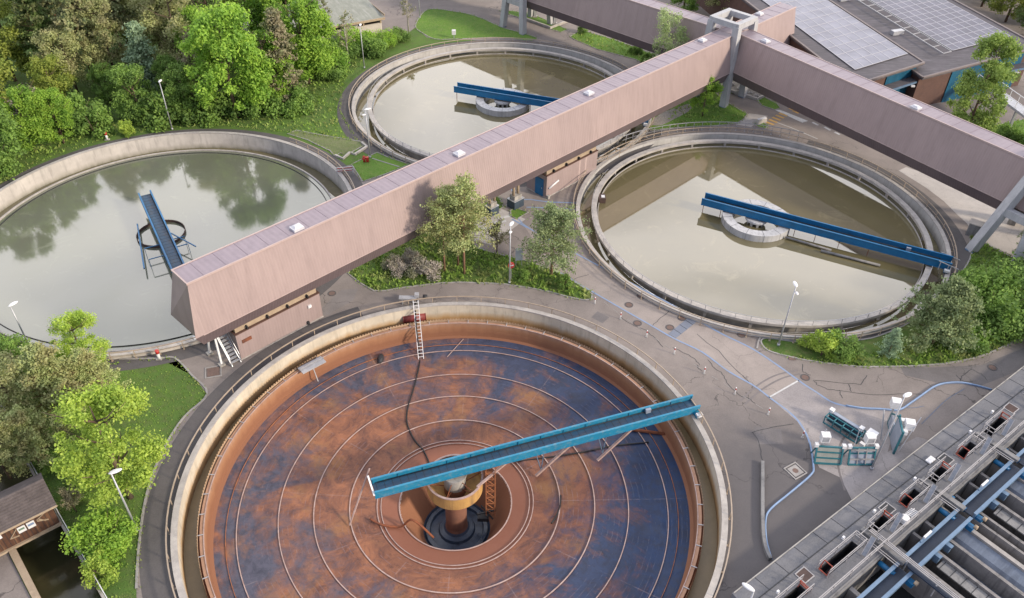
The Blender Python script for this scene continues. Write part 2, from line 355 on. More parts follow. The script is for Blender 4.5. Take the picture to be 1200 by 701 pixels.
# ------------------------------------------------------------------ mesh helpers
class MB:
    def __init__(s): s.v = []; s.f = []; s.sm = []
    def quad(s, pts, smooth=False):
        n = len(s.v); s.v += [tuple(p) for p in pts]; s.f.append(tuple(range(n, n+len(pts)))); s.sm.append(smooth)
    def box(s, c, d, rz=0, top=None):
        x, y, z = d[0]/2, d[1]/2, d[2]/2; n = len(s.v); t = top or (1, 1)
        for k in (-1, 1):
            for a, b in ((-1, -1), (1, -1), (1, 1), (-1, 1)):
                px, py = a*x*(t[0] if k > 0 else 1), b*y*(t[1] if k > 0 else 1)
                s.v.append((c[0]+px*math.cos(rz)-py*math.sin(rz), c[1]+px*math.sin(rz)+py*math.cos(rz), c[2]+k*z))
        for f in ((0, 3, 2, 1), (4, 5, 6, 7), (0, 1, 5, 4), (1, 2, 6, 5), (2, 3, 7, 6), (3, 0, 4, 7)):
            s.f.append(tuple(n+i for i in f)); s.sm.append(False)
        return s
    def bar(s, p, q, w, h=None, upv=(0, 0, 1)):
        h = h or w; p = Vector(p); q = Vector(q); d = (q-p).normalized(); u = Vector(upv)
        if abs(d.dot(u)) > .98: u = Vector((1, 0, 0))
        a = d.cross(u).normalized(); b = a.cross(d).normalized(); n = len(s.v)
        for e in (p, q):
            for i, j in ((-1, -1), (1, -1), (1, 1), (-1, 1)): s.v.append(tuple(e+a*i*w/2+b*j*h/2))
        for f in ((3, 2, 1, 0), (4, 5, 6, 7), (0, 1, 5, 4), (1, 2, 6, 5), (2, 3, 7, 6), (3, 0, 4, 7)):
            s.f.append(tuple(n+i for i in f)); s.sm.append(False)
        return s
    def tube(s, pts, r, seg=8, cap=True):
        pts = [Vector(p) for p in pts]; rs = r if isinstance(r, (list, tuple)) else [r]*len(pts); n0 = len(s.v)
        for i, p in enumerate(pts):
            d = (pts[min(i+1, len(pts)-1)]-pts[max(i-1, 0)]).normalized()
            u = Vector((0, 0, 1)) if abs(d.z) < .95 else Vector((1, 0, 0))
            a = d.cross(u).normalized(); b = a.cross(d)
            for k in range(seg):
                t = 2*math.pi*k/seg; s.v.append(tuple(p+(a*math.cos(t)+b*math.sin(t))*rs[i]))
        for i in range(len(pts)-1):
            for k in range(seg):
                a, b = n0+i*seg+k, n0+i*seg+(k+1) % seg
                s.f.append((a, b, b+seg, a+seg)); s.sm.append(seg > 4)
        if cap:
            s.f.append(tuple(n0+k for k in reversed(range(seg)))); s.sm.append(False)
            e = n0+(len(pts)-1)*seg; s.f.append(tuple(e+k for k in range(seg))); s.sm.append(False)
        return s
    def lathe(s, prof, seg=96, closed=False, a0=0.0, a1=2*math.pi, c=(0, 0, 0), smooth=True):
        full = abs(a1-a0-2*math.pi) < 1e-6; n0 = len(s.v); m = len(prof); N = seg if full else seg+1
        for k in range(N):
            t = a0+(a1-a0)*k/seg
            for r, z in prof: s.v.append((c[0]+r*math.cos(t), c[1]+r*math.sin(t), c[2]+z))
        for k in range(seg):
            k2 = (k+1) % N
            for i in range(m if closed else m-1):
                j = (i+1) % m
                s.f.append((n0+k*m+i, n0+k2*m+i, n0+k2*m+j, n0+k*m+j)); s.sm.append(False)
        if not full and closed:
            s.f.append(tuple(n0+i for i in range(m))); s.sm.append(False)
            s.f.append(tuple(n0+seg*m+i for i in reversed(range(m)))); s.sm.append(False)
        return s
    def poly(s, pts, z, holes=(), z2=None):
        """flat polygon with holes; z2 gives it sides down to that height"""
        loops = [[Vector((p[0], p[1], 0)) for p in pts]]+[[Vector((p[0], p[1], 0)) for p in h] for h in holes]
        flat = [p for l in loops for p in l]; n = len(s.v)
        s.v += [(p.x, p.y, z) for p in flat]
        for t in tessellate_polygon(loops):
            a, b, c = (flat[i] for i in t)
            if (b-a).cross(c-a).z < 0: t = (t[0], t[2], t[1])
            s.f.append(tuple(n+i for i in t)); s.sm.append(False)
        if z2 is not None:
            for l in loops:
                for i in range(len(l)):
                    a, b = l[i], l[(i+1) % len(l)]
                    s.quad([(a.x, a.y, z2), (b.x, b.y, z2), (b.x, b.y, z), (a.x, a.y, z)])
        return s
    def strip(s, pts, w, z, z2=None, closed=False):
        """ribbon along a ground polyline"""
        P = [Vector((p[0], p[1])) for p in pts]; L = []; Rr = []; n = len(P)
        for i in range(n):
            a = P[(i-1) % n] if (closed or i > 0) else P[i]; b = P[(i+1) % n] if (closed or i < n-1) else P[i]
            d = (b-a).normalized(); q = Vector((-d.y, d.x))*w/2; L.append(P[i]+q); Rr.append(P[i]-q)
        for i in range(n if closed else n-1):
            j = (i+1) % n
            s.quad([(Rr[i].x, Rr[i].y, z), (Rr[j].x, Rr[j].y, z), (L[j].x, L[j].y, z), (L[i].x, L[i].y, z)])
            if z2 is not None:
                s.quad([(L[i].x, L[i].y, z), (L[j].x, L[j].y, z), (L[j].x, L[j].y, z2), (L[i].x, L[i].y, z2)])
                s.quad([(Rr[j].x, Rr[j].y, z), (Rr[i].x, Rr[i].y, z), (Rr[i].x, Rr[i].y, z2), (Rr[j].x, Rr[j].y, z2)])
        if z2 is not None and not closed:
            for i in (0, n-1): s.quad([(L[i].x, L[i].y, z), (Rr[i].x, Rr[i].y, z), (Rr[i].x, Rr[i].y, z2), (L[i].x, L[i].y, z2)])
        return s
    def mesh(s, name, mat):
        me = bpy.data.meshes.new(name); me.from_pydata(s.v, [], s.f); me.update()
        me.polygons.foreach_set('use_smooth', s.sm); me.materials.append(mat); return me
    def build(s, name, mat, parent=None):
        if isinstance(mat, str): mat = M_[mat]
        o = bpy.data.objects.new(name, s.mesh(name, mat)); COL.objects.link(o)
        if parent: o.parent = parent
        return o
def tag(o, label, cat, group=None, kind=None):
    o['label'] = label; o['category'] = cat
    if group: o['group'] = group
    if kind: o['kind'] = kind
    return o
def thing(name, label, cat, loc=(0, 0, 0), rz=0.0, group=None):
    o = bpy.data.objects.new(name, None); COL.objects.link(o); o.empty_display_size = .3
    o.location = (*loc, 0)[:3]; o.rotation_euler = (0, 0, rz); return tag(o, label, cat, group)
def inst(src, parent, loc=(0, 0, 0), rz=0.0):
    c = src.copy(); COL.objects.link(c); c.parent = parent; c.location = loc; c.rotation_euler = (0, 0, rz); return c
KIDS = {}
def dup(root, loc, rz, label):
    r = root.copy(); COL.objects.link(r); r.location = (*loc, 0)[:3]; r.rotation_euler = (0, 0, rz); r['label'] = label
    for ch in list(root.children):
        c = ch.copy(); COL.objects.link(c); c.parent = r
        for g in list(ch.children):
            d = g.copy(); COL.objects.link(d); d.parent = c
    return r
def struct(mb, name, mat):
    o = mb.build(name, mat); o['kind'] = 'structure'; return o
def smooth(pts, n=6, closed=True):
    out = []; N = len(pts)
    for i in range(N if closed else N-1):
        g = (lambda k: pts[k % N]) if closed else (lambda k: pts[max(0, min(N-1, k))])
        p0, p1, p2, p3 = g(i-1), g(i), g(i+1), g(i+2)
        for k in range(n):
            t = k/n
            out.append(tuple(.5*((2*p1[j])+(p2[j]-p0[j])*t+(2*p0[j]-5*p1[j]+4*p2[j]-p3[j])*t*t+(3*p1[j]-p0[j]-3*p2[j]+p3[j])*t**3) for j in (0, 1)))
    if not closed: out.append(tuple(pts[-1]))
    return out
def circle(c, r, n=96): return [(c[0]+r*math.cos(2*math.pi*k/n), c[1]+r*math.sin(2*math.pi*k/n)) for k in range(n)]
# ------------------------------------------------------------------ light and sky
w = bpy.data.worlds.new('World'); sc.world = w; w.use_nodes = True; nt = w.node_tree
SUN_AZ, SUN_EL = -25, 24
bg = nt.nodes['Background']; bg.inputs[1].default_value = .15
sky = nd(nt, 'ShaderNodeTexSky', sky_type='NISHITA'); sky.sun_disc = False
sky.sun_elevation = R(SUN_EL); sky.sun_rotation = R(90-SUN_AZ); sky.air_density = 1.0; sky.dust_density = 2.5
tc = nd(nt, 'ShaderNodeTexCoord').outputs['Generated']
mp = nd(nt, 'ShaderNodeMapping'); mp.inputs['Scale'].default_value = (1, 1, 2.2); nt.links.new(tc, mp.inputs[0])
cl = noise(nt, 2.3, 7, .55, mp.outputs[0], .6)
sxyz = nd(nt, 'ShaderNodeSeparateXYZ'); nt.links.new(tc, sxyz.inputs[0])
bank = mixc(nt, ramp(nt, sxyz.outputs['Y'], -.1, .75), (3.7, 3.9, 4.9), (10.6, 10.2, 10.2))
skyc = mixc(nt, ramp(nt, cl, .12, .55), sky.outputs[0], bank)
nt.links.new(skyc, bg.inputs[0])
sl = bpy.data.lights.new('sun', 'SUN'); sl.energy = 2.85; sl.angle = R(6.0); sl.color = (1, .86, .69)
so = bpy.data.objects.new('sun', sl); COL.objects.link(so)
sd = Vector((math.cos(R(SUN_AZ))*math.cos(R(SUN_EL)), math.sin(R(SUN_AZ))*math.cos(R(SUN_EL)), math.sin(R(SUN_EL))))
so.rotation_euler = (-sd).to_track_quat('-Z', 'Y').to_euler(); so.location = sd*200
vs = sc.view_settings; vs.view_transform = 'Standard'; vs.look = 'None'; vs.gamma = 1; vs.use_curve_mapping = False
vs.exposure = .72
sc.cycles.max_bounces = 6; sc.cycles.diffuse_bounces = 3; sc.cycles.glossy_bounces = 3; sc.cycles.caustics_reflective = False
sc.cycles.transparent_max_bounces = 6

# ------------------------------------------------------------------ ground
CF, CR, CT, CL_ = (-4.106, 39.578), (26.95, 75.93), (-1.852, 104.509), (-38.2, 72.3)
ROUT = {'F': 20.42, 'R': 20.0, 'T': 20.6, 'L': 21.0}
holes = [circle(CF, ROUT['F']-.1), circle(CR, ROUT['R']-.1), circle(CT, ROUT['T']-.1), circle(CL_, ROUT['L']-.1)]
# settling basins (local frame: s along the deck, t away from the yard)
BO = U(858, 695, 1.0); BA = R(37.4); be = Vector((math.cos(BA), math.sin(BA))); bt = Vector((be.y, -be.x))
def B(s, t): return (BO.x+be.x*s+bt.x*t, BO.y+be.y*s+bt.y*t)
EDGE = lambda s: .008*s
S0, S1, T1 = -9, 52, 26
basin_hole = [B(S0, EDGE(0) if 0 else EDGE(S0)+.1), B(S1, EDGE(S1)+.1), B(S1, T1), B(S0, T1)]
# river channel
ch = [(-32.38+.0, 35.04), (-24.0, 26.1), (-22, 20), (-28.5, 20), (-29.3, 27.0), (-34.64, 32.64), (-40.2, 39.5), (-50, 50), (-49, 56), (-45.0, 50.4), (-39.0, 42.2)]
g = MB(); BIG = 420
g.poly([(-BIG, -120), (BIG, -120), (BIG, BIG+100), (-BIG, BIG+100)], 0, holes+[basin_hole, ch])
struct(g, 'ground', 'ground')
FL = holes+[basin_hole]
def arc(c, r, a0, a1, n=40): return [(c[0]+r*math.cos(R(a0+(a1-a0)*k/n)), c[1]+r*math.sin(R(a0+(a1-a0)*k/n))) for k in range(n+1)]
yard = GP([(160, 800), (160, 690), (163, 640), (172, 580), (190, 530), (215, 490), (243, 462), (225, 440), (205, 420), (186, 420), (155, 425)])
yard += arc(CL_, 22.3, -72, 38)+arc(CT, 22.2, -132, 98)
yard += GP([(500, 44), (487, 32), (470, 45), (440, 40), (400, 45), (350, 30), (330, 0), (300, -60), (1500, -90)])+[(150, 60), (110, -30), (-14, -20)]
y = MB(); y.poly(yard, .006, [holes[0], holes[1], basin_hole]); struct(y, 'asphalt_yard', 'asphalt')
def ann(name, c, r0, r1, a0=0, a1=360, z=.012, mat='asphalt_dark'):
    m = MB(); m.lathe([(r0, z), (r1, z)], 96, a0=R(a0), a1=R(a1), c=(*c, 0)); m.f = [tuple(reversed(f)) for f in m.f]
    struct(m, name, mat)
ann('ring_path', CL_, 20.9, 22.6); ann('ring_path', CT, 20.5, 22.6)
ann('ring_path', CR, 19.9, 22.2, -75, 60); ann('ring_path', CF, 20.32, 22.6, 118, 250)
def kerb(pts, w=.14, h=.07, closed=False):
    m = MB(); m.strip(pts, w, h, 0, closed); struct(m, 'kerb', 'kerb')
def bed(name, pts, mat='grass', z=.03, k=True, sm=0, tall=0):
    if sm: pts = smooth(pts, sm)
    m = MB(); m.poly(pts, z, [], 0); struct(m, name, mat)
    if k: kerb(pts, closed=True)
    BEDS.append((pts, tall)); return pts
BEDS = []
# light roadway between the two blue lines
blueA = GP([(600, 240), (612, 262), (650, 284), (678, 299), (693, 307), (727, 325), (760, 343), (783, 355), (808, 370), (820, 377), (847, 392), (880, 408), (908, 426), (940, 449), (957, 460), (974, 471), (991, 476), (1010, 479), (1032, 480), (1053, 481), (1068, 472), (1085, 460), (1094, 454), (1106, 450), (1125, 449), (1144, 452.5), (1162, 457.5)])
blueB = GP([(560, 290), (600, 305), (650, 317), (680, 334), (720, 357), (762, 381), (790, 397), (823, 413), (853, 435), (883, 452), (903, 467), (927, 485), (940, 500), (949, 520), (953, 547), (950, 557), (927, 577), (903, 597), (897, 610), (898, 634), (904, 656)])
m = MB(); m.poly(blueA[1:14]+[G(901, 466)]+blueB[9:1:-1], .010); struct(m, 'roadway', 'asphalt_light')
m = MB(); m.poly(GP([(901, 466), (937, 446), (957, 460), (974, 471), (991, 476), (1010, 479), (1032, 480), (1055, 481), (1048, 505), (1040, 530), (1075, 512), (1100, 520), (1075, 560), (1000, 590), (985, 560), (960, 548), (951, 530), (946, 512), (934, 494)]), .014); struct(m, 'worn_concrete_slab', 'pave_worn')
for pts, wd in ((blueA, .22), (blueB, .2)):
    m = MB(); m.strip(smooth(pts, 4, False), wd*.8, .022); struct(m, 'painted_blue_line', 'blue_line')
for l in ([(676, 238), (643, 237), (622, 234), (610, 234), (602, 239)], [(676, 246), (647, 244), (617, 243)], [(597, 218), (602, 226), (600, 236), (594, 241)], [(600, 257), (618, 267)]):
    m = MB(); m.strip(GP(l), .22, .018); struct(m, 'painted_blue_line', 'blue_line')
# the raised hose-like blue kerb line beside the low wall and by the basins
m = MB(); m.tube([(p[0], p[1], .1) for p in smooth(blueB[13:], 4, False)], .065, 8); tag(m.build('water_hose', 'hose_blue'), 'bright blue hose curving over the dark asphalt past the low kerb wall', 'hose')
m = MB(); m.tube([(p[0], p[1], .1) for p in smooth(blueA[16:], 4, False)], .07, 8); tag(m.build('water_hose', 'hose_blue'), 'bright blue hose arching from the white boxed frames to the basin deck edge', 'hose')
for l in ([(1130, 456), (1110, 468), (1095, 482), (1080, 497)], [(1063, 478), (1072, 478), (1083, 476)]):
    m = MB(); m.strip(smooth(GP(l), 4, False), .06, .02); struct(m, 'faded_blue_line', 'blue_faded')
# dashes and crossings
for l in ([(952, 143.5), (959, 147)], [(966, 149), (973, 153)], [(978, 155), (984, 158)]):
    m = MB(); m.strip(GP(l), .35, .022); struct(m, 'white_dash', 'white_line')
m = MB(); m.poly(GP([(908, 129), (914, 129), (947, 142), (940, 144)]), .022); struct(m, 'white_arrow_marking', 'white_line')
for l in ([(911, 144), (925, 149), (958, 163)], [(901, 466), (936, 446)], [(700, 352), (727, 372), (757, 393), (790, 414), (825, 438), (861, 461), (900, 486)]):
    for i in range(len(l)-1):
        if len(l) > 4:
            for q in (.15, .55):
                a = [l[i][k]+(l[i+1][k]-l[i][k])*q+(12, -2)[k]*.3 for k in (0, 1)]; b2 = [l[i][k]+(l[i+1][k]-l[i][k])*(q+.2)+(12, -2)[k]*.3 for k in (0, 1)]
                m = MB(); m.strip(GP([a, b2]), .05, .022); struct(m, 'white_dash', 'kerb')
        else:
            m = MB(); m.strip(GP(l[i:i+2]), .14, .022); struct(m, 'white_edge_line', 'white_line')
for k in range(5):
    a = (913-3.9*k, 132.5+2.6*k); m = MB(); m.strip(GP([a, (a[0]+9.5, a[1]+3.6)]), .42, .022); struct(m, 'yellow_crossing_stripe', 'yellow_line')
for k in range(2):
    a = (925+4*k, 127+3*k); m = MB(); m.strip(GP([a, (a[0]+7, a[1]+3)]), .42, .022); struct(m, 'yellow_crossing_stripe', 'yellow_line')
m = MB(); m.poly(GP([(810, 370), (818, 376), (792, 396.5), (783, 391.5)]), .03, [], 0); struct(m, 'speed_table', 'slab_blue')
for q in (.25, .5, .75):
    m = MB(); a = (810-27*q, 370+21.5*q); m.strip(GP([a, (a[0]+8.5, a[1]+5.6)]), .06, .036); struct(m, 'slab_joint', 'dark')
# pale paving below the right-hand gallery, crossing slabs
m = MB(); m.poly(GP([(1053, 200), (1062, 196), (1120, 215), (1180, 240), (1260, 275), (1260, 330), (1157, 287), (1142, 275), (1133, 262), (1122, 252), (1106, 236), (1085, 220)]), .016); struct(m, 'pale_concrete_paving', 'pave')
m = MB(); m.poly(GP([(556, 262), (583, 243), (616, 257), (575, 287), (556, 282)]), .012); struct(m, 'crossing_slab', 'pave')
for k in range(3):
    a = (606-13*k, 252+7*k); m = MB(); m.strip(GP([(a[0]-24, a[1]+4), a][::-1]), .45, .02); struct(m, 'white_crossing_stripe', 'white_line')
m = MB(); m.poly(GP([(880, 149), (900, 136), (878, 133), (862, 146)]), .012); struct(m, 'pale_footway', 'pave')

# planted beds
b_tri = bed('lawn', GP([(408, 321), (424, 333), (438, 341), (452, 341), (467, 338), (490, 335), (515, 332), (540, 331), (567, 332), (590, 333), (617, 337), (644, 342), (665, 348), (684, 352), (693, 351), (694, 345), (683, 337), (667, 327), (647, 316), (610, 304), (575, 296), (556, 290), (545, 275), (553, 262), (575, 252), (590, 243), (585, 232), (560, 222), (430, 280)]), 'rough_grass', tall=1)
bed('small_lawn', GP([(598, 247), (604, 244), (619, 249), (606, 257), (599, 254)]))
b_pen = bed('lawn', smooth(GP([(892, 402), (894, 397.5), (903, 397), (925, 400), (945, 402), (975, 402), (1005, 399), (1030, 394), (1070, 376), (1105, 349), (1128, 318), (1138, 298), (1136, 276), (1142, 274), (1157, 287), (1200, 308), (1290, 345), (1330, 372), (1200, 397), (1184, 403), (1154, 416), (1127, 423), (1100, 427), (1070, 429), (1034, 430), (1010, 430), (987, 428), (962, 425), (940, 421.5), (920, 417), (900, 411)]), 3), 'rough_grass', tall=1)
b_jun = bed('lawn', GP([(748, 142), (765, 130), (800, 112), (830, 100), (846, 116), (860, 125), (876, 134), (870, 141), (863, 145), (845, 147), (820, 148.5), (792, 150), (762, 153)]), tall=1)
m = MB(); m.poly(smooth(GP([(762, 146), (768, 138), (780, 131), (800, 124), (812, 122), (808, 130), (790, 140), (775, 147)]), 3), .04); struct(m, 'gravel_patch', 'gravel')
bed('gravel_bed', GP([(836, 95), (842, 90), (858, 92), (898, 113), (888, 118), (852, 108)]), 'gravel')
bed('lawn', GP([(887, 117), (895, 114), (911, 122), (914, 127), (908, 129), (893, 124)]))
bed('lawn', GP([(883, 145), (890, 142), (900, 147), (897, 151), (888, 149)]))
bed('lawn', smooth(GP([(487, 32), (492, 20), (500, 12), (513, 11), (530, 13.5), (550, 17), (570, 24), (587, 32), (608, 38), (630, 45), (617, 47.5), (590, 44.5), (567, 44.5), (533, 46), (510, 46), (497, 40)]), 3))
bed('lawn', GP([(585, 13), (600, 13), (627, 18), (650, 28), (665, 35), (657, 38), (645, 34), (615, 23)]))
b_hedge = bed('lawn', GP([(668, 43), (678, 37), (690, 38), (720, 47), (745, 56), (775, 68), (800, 85), (760, 78), (745, 70), (700, 58), (672, 46)]), tall=1)
bed('lawn', GP([(1150, 150), (1200, 140), (1290, 165), (1290, 215), (1200, 175)]), tall=1)
bed('dry_grass_plot', GP([(337, 157), (347, 153), (385, 160), (422, 166), (428, 170), (402, 184), (400, 179), (392, 183), (387, 177), (372, 170), (360, 164)]), 'grass_pale')
bed('lawn', GP([(412, 193), (426, 186), (442, 179), (456, 185), (480, 193), (450, 205), (425, 213)]))
kerb(GP([(436, 186), (452, 191), (468, 196)]))
for l in ([(140, 421), (186, 420.5), (205, 420), (225, 440), (243, 462), (215, 490), (190, 530), (172, 580), (163, 640), (160, 690)], [(887, 409), (891, 396), (903, 394)]):
    kerb(smooth(GP(l), 4, False), .16, .08)
BEDS.append((GP([(150, 424), (205, 420), (225, 440), (243, 462), (215, 490), (190, 530), (172, 580), (163, 640), (160, 701), (125, 701), (75, 610), (40, 540), (30, 480), (60, 440)]), 0))
BEDS.append((GP([(0, 216), (60, 183), (130, 160), (200, 150), (260, 147), (335, 155), (400, 163), (418, 165), (398, 130), (402, 95), (425, 72), (460, 55), (440, 48), (390, 70), (350, 110), (200, 140), (80, 150), (0, 190)]), 1))

# tar-filled cracks and seams, repair patches, tyre marks
m = MB(); rc_ = random.Random(3)
for l in ([(953.6, 446), (959, 452), (969, 456), (984, 458.5), (1025, 462.6), (1080, 462)], [(953.6, 446), (980, 448), (1008, 450.6), (1016, 440)], [(984, 458), (985, 463), (987, 467)], [(994, 450), (996, 454), (998, 459)],
          [(727, 372), (739, 380), (758, 388), (768, 397), (777, 407)], [(788, 407), (800, 413), (813, 420), (820, 428)], [(817, 428), (818, 432), (823, 435)], [(830, 422), (837, 432), (847, 438), (851, 448), (860, 458), (867, 464), (878, 467), (885, 473)],
          [(817, 392), (842, 412), (867, 438), (880, 450)], [(880, 507), (905, 501), (930, 497)], [(882.5, 507), (889, 518), (892, 529), (893, 543)], [(728, 330), (745, 342), (752, 350)], [(764, 383), (775, 372), (787, 362)], [(660, 322), (668, 330), (676, 326), (690, 322)],
          [(1120, 440), (1128, 447), (1140, 447)], [(1126, 447), (1127, 441), (1139, 433), (1150, 438), (1157, 446)], [(940, 427), (941, 436), (950, 440)], [(625, 240), (632, 252), (630, 268), (640, 275)], [(660, 240), (663, 250), (657, 262)]):
    P = []
    for a, b2 in zip(l, l[1:]):
        for q in (0, .25, .5, .75): P.append((a[0]+(b2[0]-a[0])*q+rc_.uniform(-.9, .9), a[1]+(b2[1]-a[1])*q+rc_.uniform(-.6, .6)))
    m.strip(GP(P+[l[-1]]), .05, .019)
struct(m, 'tar_crack', 'hatch')
for pts, mt in (([(1052, 424), (1085, 431), (1150, 428), (1190, 412), (1230, 395), (1230, 420), (1150, 452), (1100, 449), (1060, 440)], 'asphalt_dark2'), ([(884, 500), (915, 503), (918, 520), (888, 521)], 'asphalt_dark2'), ([(700, 365), (714, 372), (706, 379), (693, 372)], 'asphalt_dark2'), ([(352, 372), (378, 360), (400, 340), (420, 338), (414, 352), (385, 369)], 'asphalt_mid')):
    m = MB(); m.poly(GP(pts), .0085); struct(m, 'asphalt_patch', mt)
for l in ([(868, 470), (880, 458), (895, 447), (912, 439), (935, 434)], [(873, 474), (886, 462), (900, 452), (918, 443), (938, 438)], [(1000, 500), (985, 520), (982, 545), (990, 575)]):
    m = MB(); m.strip(smooth(GP(l), 5, False), .16, .017); struct(m, 'tyre_mark', 'tyre')

# manhole covers and drains
for (px, lb) in (((751, 347), 'rusty round manhole cover on the light road nearest the right tank railing'), ((737, 357.5), 'rusty round manhole cover on the light road below and left of its twin'), ((747, 379), 'rusty round manhole cover just left of the lower blue line'), ((799, 373), 'rusty round manhole cover above the blue slab strip'), ((785, 384), 'rusty round manhole cover touching the left side of the blue slab strip'), ((869, 392.5), 'rusty round manhole cover on dark asphalt west of the green peninsula tip'), ((943.5, 442.5), 'rusty round manhole cover at the upper end of the worn concrete slab'), ((1163, 431), 'rusty round manhole cover on the road below the large bushes'), ((389, 344), 'rusty round manhole cover between the near pump house and the triangular bed')):
    p = G(*px); t = thing('manhole_cover', lb, 'manhole cover', p, 0, 'round manhole covers on the asphalt')
    MB().lathe([(0, .03), (.30, .03), (.31, .0)], 24).build('lid', 'manhole', t); MB().lathe([(.32, .0), (.32, .034), (.42, .034), (.42, .0)], 24).build('rim', 'asphalt_dark', t)
def sqcover(px, s, rz, lb, mat):
    t = thing('inspection_cover', lb, 'drain cover', G(*px), rz)
    MB().box((0, 0, .03), (s*2-.3, s*2-.3, .03)).build('plate', mat, t)
    m = MB()
    for a, b2, dx, dy in ((0, s, 2*s+.1, .1), (0, -s, 2*s+.1, .1), (s, 0, .1, 2*s-.1), (-s, 0, .1, 2*s-.1)): m.box((a, b2, .03), (dx, dy, .045))
    m.build('frame', 'kerb', t)
    MB().lathe([(0, .055), (.22, .055), (.24, .04)], 16).build('lid', 'manhole', t)
sqcover((250, 436), .65, .3, 'square inspection cover in front of the near pump house stair', 'manhole')
sqcover((932, 552), .6, .55, 'square concrete inspection cover near the low kerb wall', 'kerb')
t = thing('storm_drain', 'small square storm drain at the kerb of the green peninsula', 'drain cover', G(928, 420)); MB().box((0, 0, .03), (.6, .5, .03)).build('grate', 'manhole', t)
m = MB(); m.strip(smooth(GP([(893, 543), (893, 575), (893, 607), (894, 630), (897, 645), (902, 657)]), 4, False), .24, .32, 0)
tag(m.build('kerb_wall', 'concrete_dark'), 'low straight concrete kerb wall with curved end on dark asphalt beside the blue hose', 'kerb wall')

# ------------------------------------------------------------------ tanks
def railing(c, r, z0, h, lb, mat, a0=0, a1=360, n=56, mid=True):
    t = thing('guard_railing', lb, 'railing', (*c, 0))
    pr = lambda rr, zz: [(rr-.045, zz-.035), (rr+.045, zz-.035), (rr+.045, zz+.035), (rr-.045, zz+.035)]
    MB().lathe(pr(r, z0+h), 128, True, R(a0), R(a1)).build('handrail', mat, t)
    if mid: MB().lathe([(r-.02, z0+h*.5-.02), (r+.02, z0+h*.5-.02), (r+.02, z0+h*.5+.02), (r-.02, z0+h*.5+.02)], 128, True, R(a0), R(a1)).build('mid_rail', mat, t)
    p0 = None
    for k in range(n):
        a = R(a0+(a1-a0)*(k+.5)/n); loc = (r*math.cos(a), r*math.sin(a), z0)
        if p0 is None:
            m = MB(); m.box((0, 0, h/2), (.06, .06, h)); m.box((-.05, 0, .03), (.22, .16, .04)); p0 = m.build('post', mat, t); p0.location = loc; p0.rotation_euler = (0, 0, a)
        else: inst(p0, t, loc, a)
    return t
# --- empty tank
tF = thing('empty_clarifier_tank', 'round drained concrete tank with rust and blue stained floor and pale ring pipes', 'tank', CF)
MB().lathe([(20.42, -.2), (20.42, .45), (20.03, .45), (20.03, -1.8)], 160).build('outer_wall', 'wallF', tF)
MB().lathe([(20.45, .452), (20.45, .49), (20.0, .49), (20.0, .40)], 160).build('coping', 'coping', tF)
MB().lathe([(20.03, -1.62), (18.75, -1.70)], 160).build('channel_floor', 'sludge', tF)
MB().lathe([(18.72, -2.4), (18.72, -.5), (18.42, -.5), (18.42, -1.3), (18.36, -2.0), (18.1, -2.1)], 160).build('inner_wall', 'wallF_in', tF)
MB().lathe([(18.46, -.498), (18.46, -.44), (18.40, -.44), (18.40, -.50)], 160).build('wall_edge', 'weld', tF)
m = MB(); n = 440
for k in range(n):
    a0, a1 = 2*math.pi*k/n, 2*math.pi*(k+1)/n; am = (a0*.55+a1*.45)
    r_ = 18.86; P0 = lambda a, z: (r_*math.cos(a), r_*math.sin(a), z)
    m.quad([P0(a0, -.8), P0(a1, -.8), P0(a1, -.38), P0(a0, -.38)]); m.quad([P0(a0, -.38), P0(am, -.38), P0(am, -.26), P0(a0, -.26)])
m.build('weir_plate', 'weir', tF)
MB().lathe([(18.9, -.75), (18.9, -.9), (18.72, -.9)], 160).build('weir_bracket_ring', 'rust', tF)
fl = [(18.1, -2.1), (16.5, -2.28), (13.5, -2.46), (10.9, -2.62), (8.2, -2.78), (6.1, -3.02), (4.35, -3.28)]
MB().lathe(fl, 160).build('tank_floor', 'tankfloor', tF)
def floorz(r):
    for (ra, za), (rb, zb) in zip(fl, fl[1:]):
        if rb <= r <= ra: return zb+(za-zb)*(r-rb)/(ra-rb)
    return -2.1
for r_, w_ in ((17.25, .025), (16.5, .05), (13.5, .05), (10.9, .055), (8.2, .06), (6.12, .05), (5.82, .045), (4.42, .06)):
    w_ *= .72; z = floorz(r_)+.04; MB().lathe([(r_-w_, z), (r_-w_, z+.05), (r_+w_, z+.05), (r_+w_, z)], 160).build('ring_pipe', 'weld' if r_ < 17 else 'rust_orange', tF)
MB().lathe([(4.35, -3.28), (4.1, -3.75), (2.72, -6.6)], 72).build('sump_wall', 'wallF_in', tF)
MB().lathe([(2.72, -6.6), (2.6, -6.8), (2.5, -6.62), (2.2, -6.62), (2.1, -6.85), (1.5, -6.75), (1.4, -6.5), (1.05, -6.4), (.9, -6.2)], 72).build('sump_floor', 'sump_blue', tF)
MB().lathe([(1.0, -6.5), (.85, -6.0), (.85, -1.0)], 48).build('centre_column', 'rust_drum', tF)
MB().lathe([(.85, -1.0), (.85, .2), (.95, .2), (.95, .35), (0, .35)], 48).build('column_head', 'concrete', tF)
MB().lathe([(2.08, -.08), (2.15, -.08), (2.15, -1.38), (.85, -1.8), (.85, -1.75), (2.08, -1.33)], 64, True).build('inlet_drum', 'ochre', tF)
MB().lathe([(2.04, -.06), (2.2, -.06), (2.2, -.14), (2.04, -.14)], 64, True).build('drum_rim', 'weld', tF)
m = MB()
